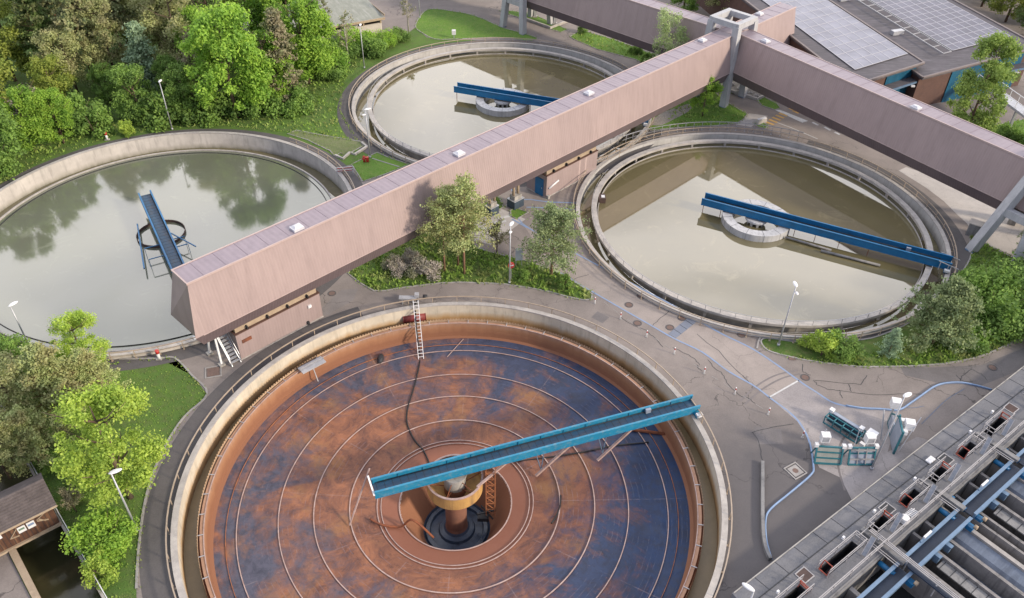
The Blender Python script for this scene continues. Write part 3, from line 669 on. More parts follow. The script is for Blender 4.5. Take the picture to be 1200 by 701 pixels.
for k in range(6):
    a = k*math.pi/3+.3; m.bar((.85*math.cos(a), .85*math.sin(a), -.9), (2.08*math.cos(a), 2.08*math.sin(a), -.3), .06)
    m.bar((.85*math.cos(a), .85*math.sin(a), -.1), (2.08*math.cos(a), 2.08*math.sin(a), -.2), .05)
m.build('drum_spoke', 'rust', tF)
# thin brackets between weir and inner wall
m = MB(); m.bar((18.44, 0, -.47), (18.86, 0, -.47), .05); p0 = None
for k in range(64):
    a = 2*math.pi*k/64
    if p0 is None: p0 = m.build('weir_bracket', 'galv', tF)
    else: inst(p0, tF, (0, 0, 0), a)
railing(CF, 20.62, 0, 1.0, 'cream guard railing round the drained rusty tank', 'rail', n=56, mid=False)
# radial pipe lines on the floor
def onfloor(u, v, dz=.06):
    z = -2.5
    for _ in range(6):
        p = U(u, v, z); z = floorz(math.hypot(p.x-CF[0], p.y-CF[1]))
    return Vector((p.x, p.y, z+dz))
m = MB(); m.bar(onfloor(524, 419), onfloor(543, 398), .05); m.build('floor_seam', 'weld', tF).matrix_parent_inverse = Matrix.Translation((-CF[0], -CF[1], 0))

# --- full tanks
def full_tank(key, c, lb, ro, rb, zw, water, beam=True, nposts=26, rc=20.0):
    t = thing('clarifier_tank', lb, 'tank', c, 0, 'round settling tanks full of water')
    MB().lathe([(ro, -.2), (ro, .42), (ro-.38, .42), (ro-.38, -1.9)], 160).build('outer_wall', 'wallL' if key == 'L' else 'wallW', t)
    MB().lathe([(ro+.03, .422), (ro+.03, .46), (ro-.41, .46), (ro-.41, .38)], 160).build('coping', 'coping', t)
    MB().lathe([(ro-.38, zw-.85), (rb-.5, zw-.9)], 160).build('channel_floor', 'sludge', t)
    if beam:
        MB().lathe([(rb-.3, .40), (rb+.3, .40), (rb+.3, .12), (rb-.3, .12)], 160, True).build('ring_beam', 'coping', t)
        p0 = None
        for k in range(nposts):
            a = 2*math.pi*(k+.5)/nposts; loc = (rb*math.cos(a), rb*math.sin(a), 0)
            if p0 is None: p0 = MB().box((0, 0, (.12+zw-.3)/2), (.22, .26, .12-zw+.3)).build('support_post', 'coping', t); p0.location = loc; p0.rotation_euler = (0, 0, a)
            else: inst(p0, t, loc, a)
        MB().lathe([(rb-.42, zw-.8), (rb-.42, zw+.10), (rb-.50, zw+.10), (rb-.50, zw-.8)], 160).build('weir', 'coping', t)
        m = MB(); m.lathe([(rb+.22, .9), (rb+.26, .9), (rb+.26, .93), (rb+.22, .93)], 160, True, R(150), R(330))
        for k in range(40):
            a = R(150+180*(k+.5)/40); m.box(((rb+.24)*math.cos(a), (rb+.24)*math.sin(a), .64), (.04, .04, .5), a)
        m.build('inner_railing', 'rail_grey', t)
    else:
        MB().lathe([(rb+.1, zw-.9), (rb+.1, zw+.12), (rb-.08, zw+.12), (rb-.08, zw-.9)], 160).build('weir', 'coping', t)
        MB().lathe([(rb-.62, zw-.9), (rb-.62, zw+.09), (rb-.66, zw+.09), (rb-.66, zw-.9)], 160).build('scum_baffle', 'dark', t)
    m = MB(); m.poly(circle(c, rb-.05 if not beam else rb-.45, 128), zw); struct(m, 'water', water)
    m = MB(); m.poly(circle(c, ro-.3, 128), zw-.62, [circle(c, rb-.2, 128)]); struct(m, 'channel_water', 'water_warm')
    return t
full_tank('R', CR, 'round full tank on the right with warm grey water and a dark blue bridge', 20.0, 18.0, -.33, 'water_warm')
full_tank('T', CT, 'round full tank furthest back partly hidden behind the long mauve gallery', 20.6, 18.25, -.4, 'water_warm')
full_tank('L', CL_, 'round full tank on the left with green grey water reflecting trees', 21.0, 18.75, -1.05, 'water_cool', beam=False)
railing(CR, 20.35, 0, 1.0, 'cream guard railing round the right full tank', 'rail', n=60)
railing(CR, 21.6, 0, 1.15, 'grey mesh railing along the far side of the right full tank', 'rail_grey', 62, 128, 22)
railing(CT, 20.95, 0, 1.0, 'cream guard railing round the furthest full tank', 'rail', n=60)
railing(CL_, 21.25, 0, 1.0, 'cream guard railing on the right side of the left full tank', 'rail', -100, 62, 30)
def centre_drum(c, lb, z=.45):
    t = thing('inlet_drum', lb, 'inlet drum', c, 0, 'concrete centre drums standing in the full tanks')
    MB().lathe([(3.74, z-.9), (3.74, z), (2.66, z), (2.66, z-.25), (2.5, z-.9)], 72).build('drum_ring', 'drumconc', t)
    m = MB()
    for k in range(12):
        a = 2*math.pi*k/12; m.bar((2.67*math.cos(a), 2.67*math.sin(a), z+.003), (3.75*math.cos(a), 3.75*math.sin(a), z+.003), .03, .012)
        m.bar((3.745*math.cos(a), 3.745*math.sin(a), z-.85), (3.745*math.cos(a), 3.745*math.sin(a), z), .03, .012)
    m.build('joint', 'dark', t)
    MB().lathe([(0, z-.02), (1.15, z-.02), (1.2, z-.1), (1.2, z-.28), (.75, z-.4)], 48).build('column_cap', 'drumconc', t)
    q = None
    for k in range(8):
        a = 2*math.pi*k/8; loc = (.85*math.cos(a), .85*math.sin(a), 0)
        if q is None: q = MB().box((0, 0, z-.65), (.16, .26, .8)).build('column_leg', 'drumconc', t); q.location = loc; q.rotation_euler = (0, 0, a)
        else: inst(q, t, loc, a)
    MB().lathe([(.6, z-1.2), (.6, z-.3)], 24).build('column_core', 'dark', t)
centre_drum(CR, 'pale round concrete drum in the middle of the right full tank')
centre_drum(CT, 'pale round concrete drum in the middle of the furthest full tank', .4)

def bridge(c, ang, rlong, rshort, z0, lb, mat, wd=1.15, h=.85, side_mat=None, arms=()):
    """two plate girders with a deck between, running on the tank rim; local x along"""
    t = thing('scraper_bridge', lb, 'scraper bridge', (*c, 0), R(ang), 'blue scraper bridges spanning the tanks')
    L = rlong+rshort; cx = (rlong-rshort)/2
    for s in (-1, 1):
        m = MB(); yy = s*wd/2
        m.box((cx, yy, z0+h/2), (L, .05, h)); m.box((cx, yy, z0+h), (L+.02, .16, .05)); m.box((cx, yy, z0), (L+.02, .16, .05))
        m.build('girder', mat, t)
    m = MB(); nst = int(L/1.9)
    for k in range(nst+1):
        x = -rshort+.1+k*(L-.2)/nst
        for s in (-1, 1): m.box((x, s*(wd/2-.06), z0+h*.45), (.05, .07, h*.8))
        m.box((x, 0, z0+.1), (.08, wd-.06, .12))
    m.build('stiffener', mat if side_mat is None else side_mat, t)
    MB().box((cx, 0, z0+.2), (L-.1, wd-.08, .04)).build('deck', 'blue_deck2', t)
    m = MB()
    for k in range(int(L/.6)): m.box((-rshort+.3+k*.6, 0, z0+.224), (.03, wd-.1, .012))
    m.build('deck_joint', 'hatch', t)
    m = MB(); m.tube([(-rshort+.4, wd/2-.13, z0+.3), (rlong-1, wd/2-.13, z0+.3)], .035, 6); m.tube([(-rshort+2, -wd/2+.12, z0+.27), (rlong-1, -wd/2+.12, z0+.27)], .025, 6); m.build('cable', 'dark', t)
    for xx in (rlong-4.2,): MB().box((xx, wd/2-.2, z0+.45), (.45, .22, .4)).build('junction_box', 'panel_grey', t)
    x = rlong-.35
    m = MB(); m.box((x, 0, z0-.05), (.35, wd+1.1, .2)); m.build('end_carriage', mat, t)
    q = None
    for s in (-1, 1):
        if q is None: q = MB().tube([(-.1, 0, 0), (.1, 0, 0)], .17, 16).build('wheel', 'black', t); q.location = (x, s*(wd/2+.35), z0-.17)
        else: inst(q, t, (x, s*(wd/2+.35), z0-.17))
    MB().box((x+.1, -wd/2-.45, z0+.1), (.5, .35, .25)).build('drive_motor', 'white', t)
    for k, (xa, za, xb, yb, zb, wdt, mt) in enumerate(arms): MB().bar((xa, 0, za), (xb, yb, zb), wdt).build('scraper_arm', mt, t)
    return t
Z0 = .63
tb = bridge(CF, 20.3, 20.75, 6.2, Z0+.05, 'bright blue scraper bridge spanning the drained rusty tank', 'blue_teal', 1.25, .68)
inv = Matrix.Rotation(-R(20.3), 4, 'Z')@Matrix.Translation((-CF[0], -CF[1], 0))
def F(u, v, z=None): return inv@(onfloor(u, v, .15) if z is None else U(u, v, z))
for a, b2, w_ in ((U(609, 529, .6), U(559, 571, -.05), .17), (U(680, 511, .6), onfloor(628, 559, .15), .18), (U(751, 493, .6), onfloor(700, 541, .15), .18), (U(433, 549, .9), onfloor(410, 617, .15), .10)):
    MB().bar(inv@a, inv@b2, w_).build('scraper_arm', 'weld', tb)
for a, b2 in ((U(626, 526, .6), onfloor(634, 552, .1)), (U(700, 508, .6), onfloor(706, 532, .1))):
    a, b2 = inv@a, inv@b2; m = MB(); m.bar(a, b2, .06); m.bar(a+Vector((.9, 0, 0)), b2, .06); m.build('hanger', 'blue_pale', tb)
MB().bar((-6.25, -.65, 1.0), (-6.4, .5, 2.0), .12).build('end_post', 'white', tb)
# lattice mast below the bridge
t = thing('lattice_mast', 'rusty orange lattice mast hanging from the bridge down into the sump', 'lattice mast', (CF[0]+2.75, CF[1]+.35))
for sx in (-.35, .35):
    for sy in (-.35, .35): MB().bar((sx, sy, .6), (sx, sy, -4.9), .07).build('leg', 'rust_orange', t)
m = MB()
for k in range(7):
    z = .4-k*.75
    for a, b2 in (((-.35, -.35), (.35, -.35)), ((.35, -.35), (.35, .35)), ((.35, .35), (-.35, .35)), ((-.35, .35), (-.35, -.35))):
        m.bar((*a, z), (*b2, z), .045); m.bar((*a, z), (*b2, z-.75), .04)
m.build('bracing', 'rust_orange', t)
m = MB(); m.bar((-1.1, -.4, -4.7), (.4, .2, -4.9), .12); m.bar((-.8, .4, -4.6), (.2, -.4, -5.3), .1); m.box((-.6, -.2, -5.4), (.9, .5, .4)); m.build('pump_arm', 'dark', t)

bridge(CR, -26.2, 19.85, 6.2, Z0, 'dark blue scraper bridge spanning the right full tank', 'blue', 1.35, .8)
bridge(CT, -18.0, 20.45, 7.0, Z0, 'dark blue scraper bridge over the furthest tank, running behind the gallery roof', 'blue', 1.3, .85)
bL = bridge(CL_, -58.7, 20.9, 6.4, .35, 'dark blue scraper bridge on the left tank with open lattice scraper arms beside it', 'blue', 1.25, .6)
def wrap(tt, rad, zt, ht, th, mat, nm):
    MB().lathe([(rad, zt), (rad+th, zt), (rad+th, zt-ht), (rad, zt-ht)], 64, True).build(nm, mat, tt)
t = thing('inlet_drum', 'thin dark rusty ring standing in the water of the left tank under the bridge', 'inlet drum', CL_); wrap(t, 2.45, -.75, .35, .07, 'rust_dark', 'ring')
MB().lathe([(0, -.35), (.5, -.35), (.5, -1.6)], 24).build('column', 'concrete_dark', t)
def lattice(tt, x0, y0, x1, y1, z0, z1, mat):
    m = MB(); P = [(x0, y0), (x1, y0), (x1, y1), (x0, y1)]
    for i in range(4):
        a, b2 = P[i], P[(i+1) % 4]
        m.bar((*a, z1), (*a, z0), .05)
        if i % 2: m.bar((*a, z1), (*b2, z1), .08); m.bar((*a, z0+.1), (*b2, z0+.1), .05)
    m.build('scraper_frame', mat, tt)
lattice(bL, 3.6, -2.2, 5.8, -.7, -1.2, .1, 'blue'); lattice(bL, 3.3, .7, 4.9, 1.9, -1.2, .1, 'blue')
m = MB(); m.bar((-2.2, -1.9, -.35), (6.4, -2.9, -.4), .14); m.bar((2.2, .8, .2), (5.8, 2.5, .1), .1); m.build('scraper_blade', 'blue', bL)
# thin hangers on R and T bridges
for c, ang, lst in ((CR, -26.2, ((-5.9, -.6), (-3.9, -.6), (4.3, -.5), (6.5, -.5), (9, -.5), (12, -.5))), (CT, -18, ((-6.6, -.6), (4.2, -.6)))):
    t = [o for o in COL.objects if o.name.startswith('scraper_bridge') and abs(o.location.x-c[0]) < .01][0]
    for x, yy in lst: MB().bar((x, yy, Z0), (x, yy, -.5), .06).build('hanger', 'rust', t)
    if c is CR:
        m = MB(); m.tube([(3.6, -1.5, -.1), (8.5, -1.7, -.1)], .12); m.tube([(7.5, -2.2, -.15), (13.5, -2.0, -.15)], .14); m.build('scum_pipe', 'concrete_dark', t)
        m = MB()
        for yy in (-.9, .9):
            m.bar((18.6, yy, 1.5), (20.6, yy, 1.1), .06); m.bar((18.8, yy*1.2, .6), (18.8, yy, 1.5), .06); m.bar((19.6, yy*1.2, .5), (19.6, yy, 1.35), .06); m.bar((20.4, yy*1.2, .4), (20.4, yy, 1.15), .06)
        m.build('handrail', 'galv', t)
# things lying in and by the empty tank
t = thing('ladder', 'pale aluminium ladder leaning from the rim down to the drained tank floor', 'ladder')
A_ = U(487, 352, 1.0); Bf = onfloor(493.5, 421, .02); dirn = (Bf-A_).normalized(); sidev = dirn.cross(Vector((0, 0, 1))).normalized()
top = Bf-dirn*(Bf-A_).length
for s in (-1, 1): MB().bar(top+sidev*s*.24, Bf+sidev*s*.24, .05).build('side_rail', 'white', t)
Ln = (Bf-top).length; q = None
for k in range(int(Ln/.33)):
    p = top+dirn*(.2+k*.33); MB().bar(p-sidev*.24, p+sidev*.24, .04).build('rung', 'white', t)
def tube_thing(name, lb, cat, pts, r, mat, seg=8, grp=None):
    m = MB(); m.tube(pts, r, seg); return tag(m.build(name, mat), lb, cat, grp)
def sm3(pts, n=5):
    xy = smooth([(p[0], p[1]) for p in pts], n, False); zz_ = smooth([(p[2], 0) for p in pts], n, False); return [(a[0], a[1], b[0]) for a, b in zip(xy, zz_)]
hz = [U(490, 349, .8), U(487, 360, 0.2), U(488, 385, -.3)]+[onfloor(*p) for p in ((492, 415), (491, 430), (485, 455), (478, 478), (477, 496), (485, 515), (497, 530))]+[U(505, 548, -3.2)]
tube_thing('black_hose', 'long black hose snaking from the ladder top to the sump of the drained tank', 'hose', sm3(hz), .065, 'black')
tube_thing('black_hose', 'straight dark hose lying on the floor to the right of the central drum', 'hose', sm3([onfloor(*p) for p in ((575, 545), (608, 541), (640, 537), (680, 531), (720, 523), (760, 519))]), .06, 'black')
tube_thing('black_hose', 'short black hose end curled on the floor right of the outer sump ring', 'hose', sm3([onfloor(*p) for p in ((657, 581), (656, 595), (651, 607), (646, 614))]), .06, 'black')
tube_thing('rusty_pipe', 'brown bent pipe lying across the left edge of the sump', 'pipe', sm3([onfloor(*p, .2) for p in ((434, 610), (448, 617), (470, 619), (485, 622))]+[U(508, 630, -3.6)]), .09, 'rust')
tube_thing('rusty_pipe', 'rusty brown pipe end lying on the floor near the right tank wall', 'pipe', [onfloor(715, 501, .1), onfloor(782, 510, .1)], .14, 'rust')
p = U(473, 374, -.75); q_ = U(498, 370.5, -.75)
t = thing('red_drum', 'dark red cylinder lying in the outer channel behind the ladder', 'cylinder'); MB().tube([p, q_], .42, 24).build('shell', 'red_dark', t)
for e, d in ((p, -1), (q_, 1)):
    dd = (q_-p).normalized()*.04*d; MB().tube([e+dd*.2, e+dd*1.5], .45, 24).build('end_ring', 'red_dark', t)
t = thing('work_platform', 'small grey metal platform hooked over the inner wall of the drained tank', 'platform', (0, 0)); m = MB()
a = U(352, 435, -.3); b2 = U(379, 421, -.3); m.bar(a, b2, .9, .12); m.build('deck', 'galv', t)
m = MB(); m.bar(a+Vector((0, 0, .25)), b2+Vector((0, 0, .25)), .06); m.bar(a, a+Vector((0, 0, .3)), .06); m.bar(b2, b2+Vector((0, 0, .3)), .06); m.bar((a+b2)/2, (a+b2)/2+Vector((.4, -.4, -1.6)), .08); m.build('rail', 'rail_grey', t)
p = onfloor(446, 421, .1); t = thing('folded_tarpaulin', 'crumpled dark bundle lying on the floor left of the ladder', 'bundle', (p.x, p.y))
m = MB(); m.lathe([(0, p.z+.25), (.25, p.z+.22), (.4, p.z+.08), (.45, p.z-.05)], 10); o = m.build('cloth', 'dark', t); o.scale = (.7, 1.5, 1)
t = thing('pump_cart', 'grey pump set on the path at the top of the ladder', 'pump', G(478, 356)); m = MB(); m.box((0, 0, .75), (1.6, .5, .12)); m.box((.9, .1, .95), (.4, .4, .5)); m.build('frame', 'galv', t)
m = MB(); m.tube([(1.5, 0, .9), (1.9, 0, .9)], .22, 16); m.build('motor', 'dark', t); m = MB(); m.box((-.5, 0, .35), (.08, .4, .7)); m.box((.9, 0, .35), (.08, .4, .7)); m.build('stand', 'galv', t)
p = U(703, 235, -.3); t = thing('scum_box', 'dark box with white lid at the left waterline of the right full tank', 'box', (p.x+.2, p.y)); MB().box((0, 0, -.15), (.8, 1.1, .9)).build('case', 'rust_dark', t); MB().box((.1, -.1, .33), (.4, .5, .06)).build('lid', 'white', t)
# ------------------------------------------------------------------ galleries
def gallery(lb, origin, ang, L, rake0=True, rake1=False, lights=(), x0=0.0):
    t = thing('conveyor_gallery', lb, 'gallery', origin, R(ang), 'raised windowless galleries clad in mauve sheet')
    sec = [(-1.6, 3.6), (-2.15, 5.0), (-1.25, 9.6), (1.25, 9.6), (2.15, 5.0), (1.6, 3.6)]
    def xs(x, z, rk, s):
        if not rk: return x
        return x+s*(0 if z > 9 else (-.9 if z > 4.5 else -.2))
    A = [(xs(x0, z, rake0, 1), y, z) for y, z in sec]; Bq = [(xs(L, z, rake1, -1), y, z) for y, z in sec]
    def face(i, j, nm, mat='clad'):
        m = MB(); m.quad([A[i], Bq[i], Bq[j], A[j]]); return m.build(nm, mat, t)
    face(1, 2, 'side_panel'); face(0, 1, 'lower_panel', 'clad_shaded'); face(4, 3, 'side_panel').data.flip_normals(); face(5, 4, 'lower_panel', 'clad_shaded').data.flip_normals(); face(0, 5, 'underside', 'clad_shaded').data.flip_normals()
    m = MB(); m.quad(A[::-1]); m.build('end_panel', 'clad', t); m = MB(); m.quad(Bq); m.build('end_panel', 'clad', t)
    m = MB(); m.box(((x0+L)/2, 0, 9.66), (L-x0+.12, 2.56, .12)); m.build('roof', 'clad_roof', t)
    m = MB()
    k = x0+1.5
    while k < L-.3: m.box((k, 0, 9.728), (.05, 2.5, .02)); k += 2.0
    m.build('roof_seam', 'dark_seam', t)
    m = MB()
    for s in (-1, 1): m.box(((x0+L)/2, s*1.25, 9.69), (L-x0+.16, .12, .16))
    m.box((x0-.02, 0, 9.69), (.12, 2.4, .16)); m.build('roof_edge', 'clad_flash', t)
    m = MB(); m.bar((x0-.2, -2.165, 5.0), (L, -2.165, 5.0), .05, .07); m.bar((x0-.2, 2.165, 5.0), (L, 2.165, 5.0), .05, .07); m.build('edge_trim', 'clad_flash', t)
    q = None
    for (x, y) in lights:
        if q is None:
            m = MB(); m.box((0, 0, .12), (1.0, .85, .22)); m.box((0, 0, .30), (.88, .72, .16), 0, (.5, .5)); q = m.build('skylight', 'dome', t); q.location = (x, y, 9.72)
        else: inst(q, t, (x, y, 9.72))
    return t
ga = R(45.5); aA = Vector((math.cos(ga), math.sin(ga))); nA = Vector((aA.y, -aA.x))
def org(s, n, A, N): return (A*s+N*n).to_tuple()
def loc_of(p, o, ang):
    d = Vector((p.x-o[0], p.y-o[1])); c, s = math.cos(-R(ang)), math.sin(-R(ang)); return (d.x*c-d.y*s, d.x*s+d.y*c)
oA = org(17.8, -54.8, aA, nA)
def lig(px, o, ang): return [loc_of(U(*p, 9.75), o, ang) for p in px]
gA = gallery('longest mauve clad gallery crossing from the lower left over the tanks to the frame tower', oA, 45.5, 93.3, True, False, lig([(348, 268), (538, 181), (690, 110), (823, 48), (890, 17)], oA, 45.5))
a2 = Vector((math.cos(R(-55.4)), math.sin(R(-55.4)))); n2 = Vector((a2.y, -a2.x))
sJ = a2.dot(Vector((29.4, 108.1)))
oB = org(sJ+1.3, -85.55, a2, n2)
gB = gallery('shaded mauve gallery running from the frame tower down to the right edge', oB, -55.4, 75, False, False, lig([(897, 49), (1073, 127)], oB, -55.4))
a3 = Vector((math.cos(R(-43.7)), math.sin(R(-43.7)))); n3 = Vector((a3.y, -a3.x))
s3 = a3.dot(Vector((29.0, 107.5)))
oC = org(s3-75, -97.8, a3, n3)
gC = gallery('shaded mauve gallery at the top running from behind the birch to the upper left', oC, -43.7, 73.6, False, False)
def tower(lb, c, ang, fx, fy, tx, ty, h, beam=None, ring=.55):
    t = thing('frame_tower', lb, 'frame tower', c, ang, 'pale concrete frame towers carrying the galleries')
    F4 = [(-fx, -fy), (fx, -fy), (fx, fy), (-fx, fy)]; T4 = [(-tx, -ty), (tx, -ty), (tx, ty), (-tx, ty)]
    for (a, b2), (c2, d2) in zip(F4, T4):
        m = MB(); m.bar((a, b2, -.1), (c2, d2, h-.1), .92, .85); m.build('leg', 'tower', t)
        MB().box((a, b2, .02), (.9, .9, .16)).build('foot', 'blue_pale', t)
    m = MB()
    for i in range(4):
        a, b2 = Vector((*T4[i], h)), Vector((*T4[(i+1) % 4], h)); e = (b2-a).normalized()*.3
        m.bar(a-e, b2+e, ring, .75) if i % 2 == 0 else m.bar(a+e*.05, b2-e*.05, ring, .72)
    m.build('top_frame', 'tower', t)
    if beam:
        m = MB()
        for zz_, sd_ in beam:
            f = zz_/h; P = [Vector((F4[i][0]*(1-f)+T4[i][0]*f, F4[i][1]*(1-f)+T4[i][1]*f, zz_)) for i in range(4)]
            m.bar(P[sd_], P[(sd_+1) % 4], .7, .8)
        m.build('cross_beam', 'tower', t)
    return t
tower('tall pale concrete frame tower where three mauve galleries meet', (28.75, 107.9), R(45), 2.38, 2.38, 1.95, 1.95, 11.0, None, .7)
cC = org(a3.dot(Vector((-.8, 131.36))), -97.8, a3, n3)
tower('pale frame tower straddling the gallery at the top beside the furthest tank', cC, R(-43.7), 2.3, 3.4, 1.3, 2.7, 10.9, ((4.6, 0), (4.6, 2)))
cB = org(-28.5, -85.55, a2, n2)
tower('pale frame tower at the right edge above the pale paving', cB, R(-55.4), 2.3, 5.05, .7, 1.6, 10.9, ((4.9, 3), (4.9, 0), (4.9, 2)))
# pump houses under the long gallery
def pod(x0, x1, lb, door):
    t = thing('pump_house', lb, 'pump house', (oA[0]+aA.x*x0, oA[1]+aA.y*x0), R(45.5)); L = x1-x0
    MB().box((L/2, 0, 1.42), (L, 3.12, 2.84)).build('wall', 'clad', t)
    MB().box((L/2, 0, .06), (L+.08, 3.2, .12)).build('plinth', 'coping', t)
    MB().box((L/2, 0, 3.2), (L-.3, 2.7, .74)).build('clerestory', 'wood_light', t)
    m = MB(); m.box((L/2, 0, 2.88), (L+.1, 3.2, .08)); m.build('roof_edge', 'brown_cladding', t)
    q = None
    for k in range(4):
        if q is None: q = MB().box((0, 0, 0), (.12, .28, .3)).build('bracket', 'dark', t); q.location = (1.2+k*(L-2.4)/3, -1.5, 3.1)
        else: inst(q, t, (1.2+k*(L-2.4)/3, -1.5, 3.1))
    return t
pA = pod(2.55, 11.1, 'near mauve pump house with pale clerestory below the end of the long gallery', 0)
m = MB(); m.box((7.35, -1.62, 2.0), (.34, .14, .3)); m.build('wall_lamp', 'white', pA)
m = MB(); m.box((.9, -1.6, 1.9), (.9, .05, .35)); m.build('louvre', 'rust', pA)
m = MB(); m.box((6.9, -1.66, .3), (.2, .2, .3)); m.build('tap_box', 'dark', pA)
pB = pod(41.6, 50.4, 'far mauve pump house with a blue end door beside the right full tank', 1)
m = MB(); m.box((-.03, -.45, 1.15), (.08, 1.25, 2.2)); d = m.build('door', 'blue', pB)
m = MB(); m.box((-.09, -.9, 1.1), (.05, .06, .2)); m.build('handle', 'galv', d)
m = MB(); m.box((-.1, .95, 2.3), (.16, .2, .3)); m.build('wall_lamp', 'white', pB)
m = MB(); m.tube([(1.9, -1.66, 1.65), (.3, -1.66, 1.2)], .11, 8); m.build('vent_pipe', 'white', pB)
m = MB(); m.box((.15, -1.75, .2), (.3, .3, .4)); m.build('tap_box', 'concrete', pB)
for k in range(2):
    m = MB(); m.box((5.6+k*1.1, -1.565, 1.45), (.25, .012, 2.6)); m.build('stain_panel', 'clad_flash', pB)
# stair and stilts at the near end
t = thing('steel_stair', 'steep pale steel stair rising under the near end of the long gallery', 'stair', (oA[0]+aA.x*1.95, oA[1]+aA.y*1.95), R(45.5))
P0, P1 = Vector((0, -1.75, 0)), Vector((0, .9, 3.5))
for s in (-.42, .42): MB().bar(P0+Vector((s, 0, 0)), P1+Vector((s, 0, 0)), .08, .2).build('stringer', 'galv', t); 
for s in (-.45, .45):
    MB().bar(P0+Vector((s, 0, .95)), P1+Vector((s, 0, .95)), .05).build('handrail', 'galv', t); MB().bar(P0+Vector((s, 0, 0)), P0+Vector((s, 0, .95)), .05).build('post', 'galv', t)
q = None
for k in range(1, 13):
    p = P0.lerp(P1, k/13); 
    if q is None: q = MB().box((0, 0, 0), (.8, .24, .04)).build('step', 'galv', t); q.location = p
    else: inst(q, t, p)
for (x, y, lb) in ((.93, 1.07, 'slanting pale stilt at the far corner of the near end of the long gallery'), (.97, -.94, 'slanting pale stilt next to the steel stair')):
    t = thing('stilt', lb, 'stilt', (oA[0]+aA.x*x-nA.x*y, oA[1]+aA.y*x-nA.y*y), R(45.5), 'stilts under the near end of the gallery')
    MB().bar((0, 0, .1), (.25, .5*(-1 if y > 0 else 1), 3.7), .16).build('leg', 'white', t); MB().box((0, 0, .1), (.5, .5, .2)).build('foot', 'concrete', t)
for (x, y, lb, s) in ((37.9, -.3, 'support pier of two pipes on a blue box right of the pines', 1), (34.9, .4, 'support pier half hidden behind the pine crowns', .8)):
    t = thing('support_pier', lb, 'support pier', (oA[0]+aA.x*x-nA.x*y, oA[1]+aA.y*x-nA.y*y), R(45.5))
    for dx in (-.35, .35): MB().tube([(dx, 0, 1.4), (dx, 0, 3.7)], .16, 12).build('pipe', 'wood_light', t)
    MB().box((0, 0, 1.25), (1.1*s, .8*s, .6)).build('cap', 'concrete', t); MB().box((0, 0, .5), (1.5*s, 1.2*s, 1.0)).build('box', 'rack_blue', t)
    MB().box((0, 0, 1.03), (1.56*s, 1.26*s, .06)).build('lid', 'galv', t)

# ------------------------------------------------------------------ workshop halls with solar roofs
def hall(lb, fp, z_front, z_back, solar, nm='workshop_hall'):
    """fp: four ground corners front-left, front-right, back-right, back-left"""
    t = thing(nm, lb, 'hall'); V = [Vector((*p, 0)) for p in fp]; Z = [z_front[0], z_front[1], z_back[1], z_back[0]]
    T = [v+Vector((0, 0, z)) for v, z in zip(V, Z)]
    m = MB()
    for i in range(4): j = (i+1) % 4; m.quad([V[i], V[j], T[j]-Vector((0, 0, .3)), T[i]-Vector((0, 0, .3))])
    m.build('wall', 'brown_cladding', t)
    c = sum(T, Vector())/4; O = [c+(p-c)*1.02 for p in T]
    m = MB(); m.quad(O); m.quad([p-Vector((0, 0, .35)) for p in O[::-1]])
    for i in range(4): j = (i+1) % 4; m.quad([O[i]-Vector((0, 0, .35)), O[j]-Vector((0, 0, .35)), O[j], O[i]])
    m.build('roof', 'roof_felt', t)
    m = MB()
    for i in range(4): j = (i+1) % 4; m.bar(O[i]+Vector((0, 0, .03)), O[j]+Vector((0, 0, .03)), .3, .2)
    m.build('roof_edge', 'roof_trim', t)
    def on(a, b2): return (O[0].lerp(O[1], a)).lerp(O[3].lerp(O[2], a), b2)
    return t, on, O
P_ = lambda u, v, z: U(u, v, z).xy
f1a, f1b = P_(1013, 92, 6.0), P_(1078, 71.5, 6.0)
bk = P_(972, 0, 6.3); dirb = (bk-f1b).normalized()
bl = dirb*75
h1, on1, O1 = hall('nearer workshop hall with a long field of solar panels and blue front panels', [f1a-(f1b-f1a)*.22, f1b, f1b+bl, f1a-(f1b-f1a)*.22+bl], (6.0, 6.0), (6.5, 6.5), None)
def inv_on(on, u, v, z=6.1):
    p = U(u, v, z).xy; a, b2 = .5, .1
    for _ in range(60):
        q = on(a, b2).xy; da = on(a+.01, b2).xy-q; db = on(a, b2+.01).xy-q; r_ = p-q
        det = da.x*db.y-da.y*db.x; a += .01*(r_.x*db.y-r_.y*db.x)/det; b2 += .01*(da.x*r_.y-da.y*r_.x)/det
    return a, b2
def solar(t, on, a0, a1, b0, b1, na, nb, mat='solar'):
    up_ = Vector((0, 0, .12)); m = MB(); fr = MB()
    m.quad([on(a0, b0)+up_, on(a1, b0)+up_, on(a1, b1)+up_, on(a0, b1)+up_]); m.build('solar_array', mat, t)
    for i in range(na+1): a = a0+(a1-a0)*i/na; fr.bar(on(a, b0)+up_*1.05, on(a, b1)+up_*1.05, .11, .04)
    for j in range(nb+1): b2 = b0+(b1-b0)*j/nb; fr.bar(on(a0, b2)+up_*1.1, on(a1, b2)+up_*1.1, .07, .05)
    fr.build('panel_frame', 'solar_frame', t)
sa = inv_on(on1, 1063, 63); sb = inv_on(on1, 1005, 84)
solar(h1, on1, sb[0], sa[0], sa[1]*.9+sb[1]*.1, .98, 6, 30)
def facade(t, u0, u1, z0, z1, fa, fb, off=.12, mat='blue_clad', nm='blue_panel'):
    d = (fb-fa); n = Vector((d.y, -d.x)).normalized(); a = fa+d*u0+n*off; b2 = fa+d*u1+n*off
    m = MB(); m.quad([(a.x, a.y, z0), (b2.x, b2.y, z0), (b2.x, b2.y, z1), (a.x, a.y, z1)]); return m.build(nm, mat, t)
facade(h1, .42, .96, 0, 5.6, f1a, f1b)
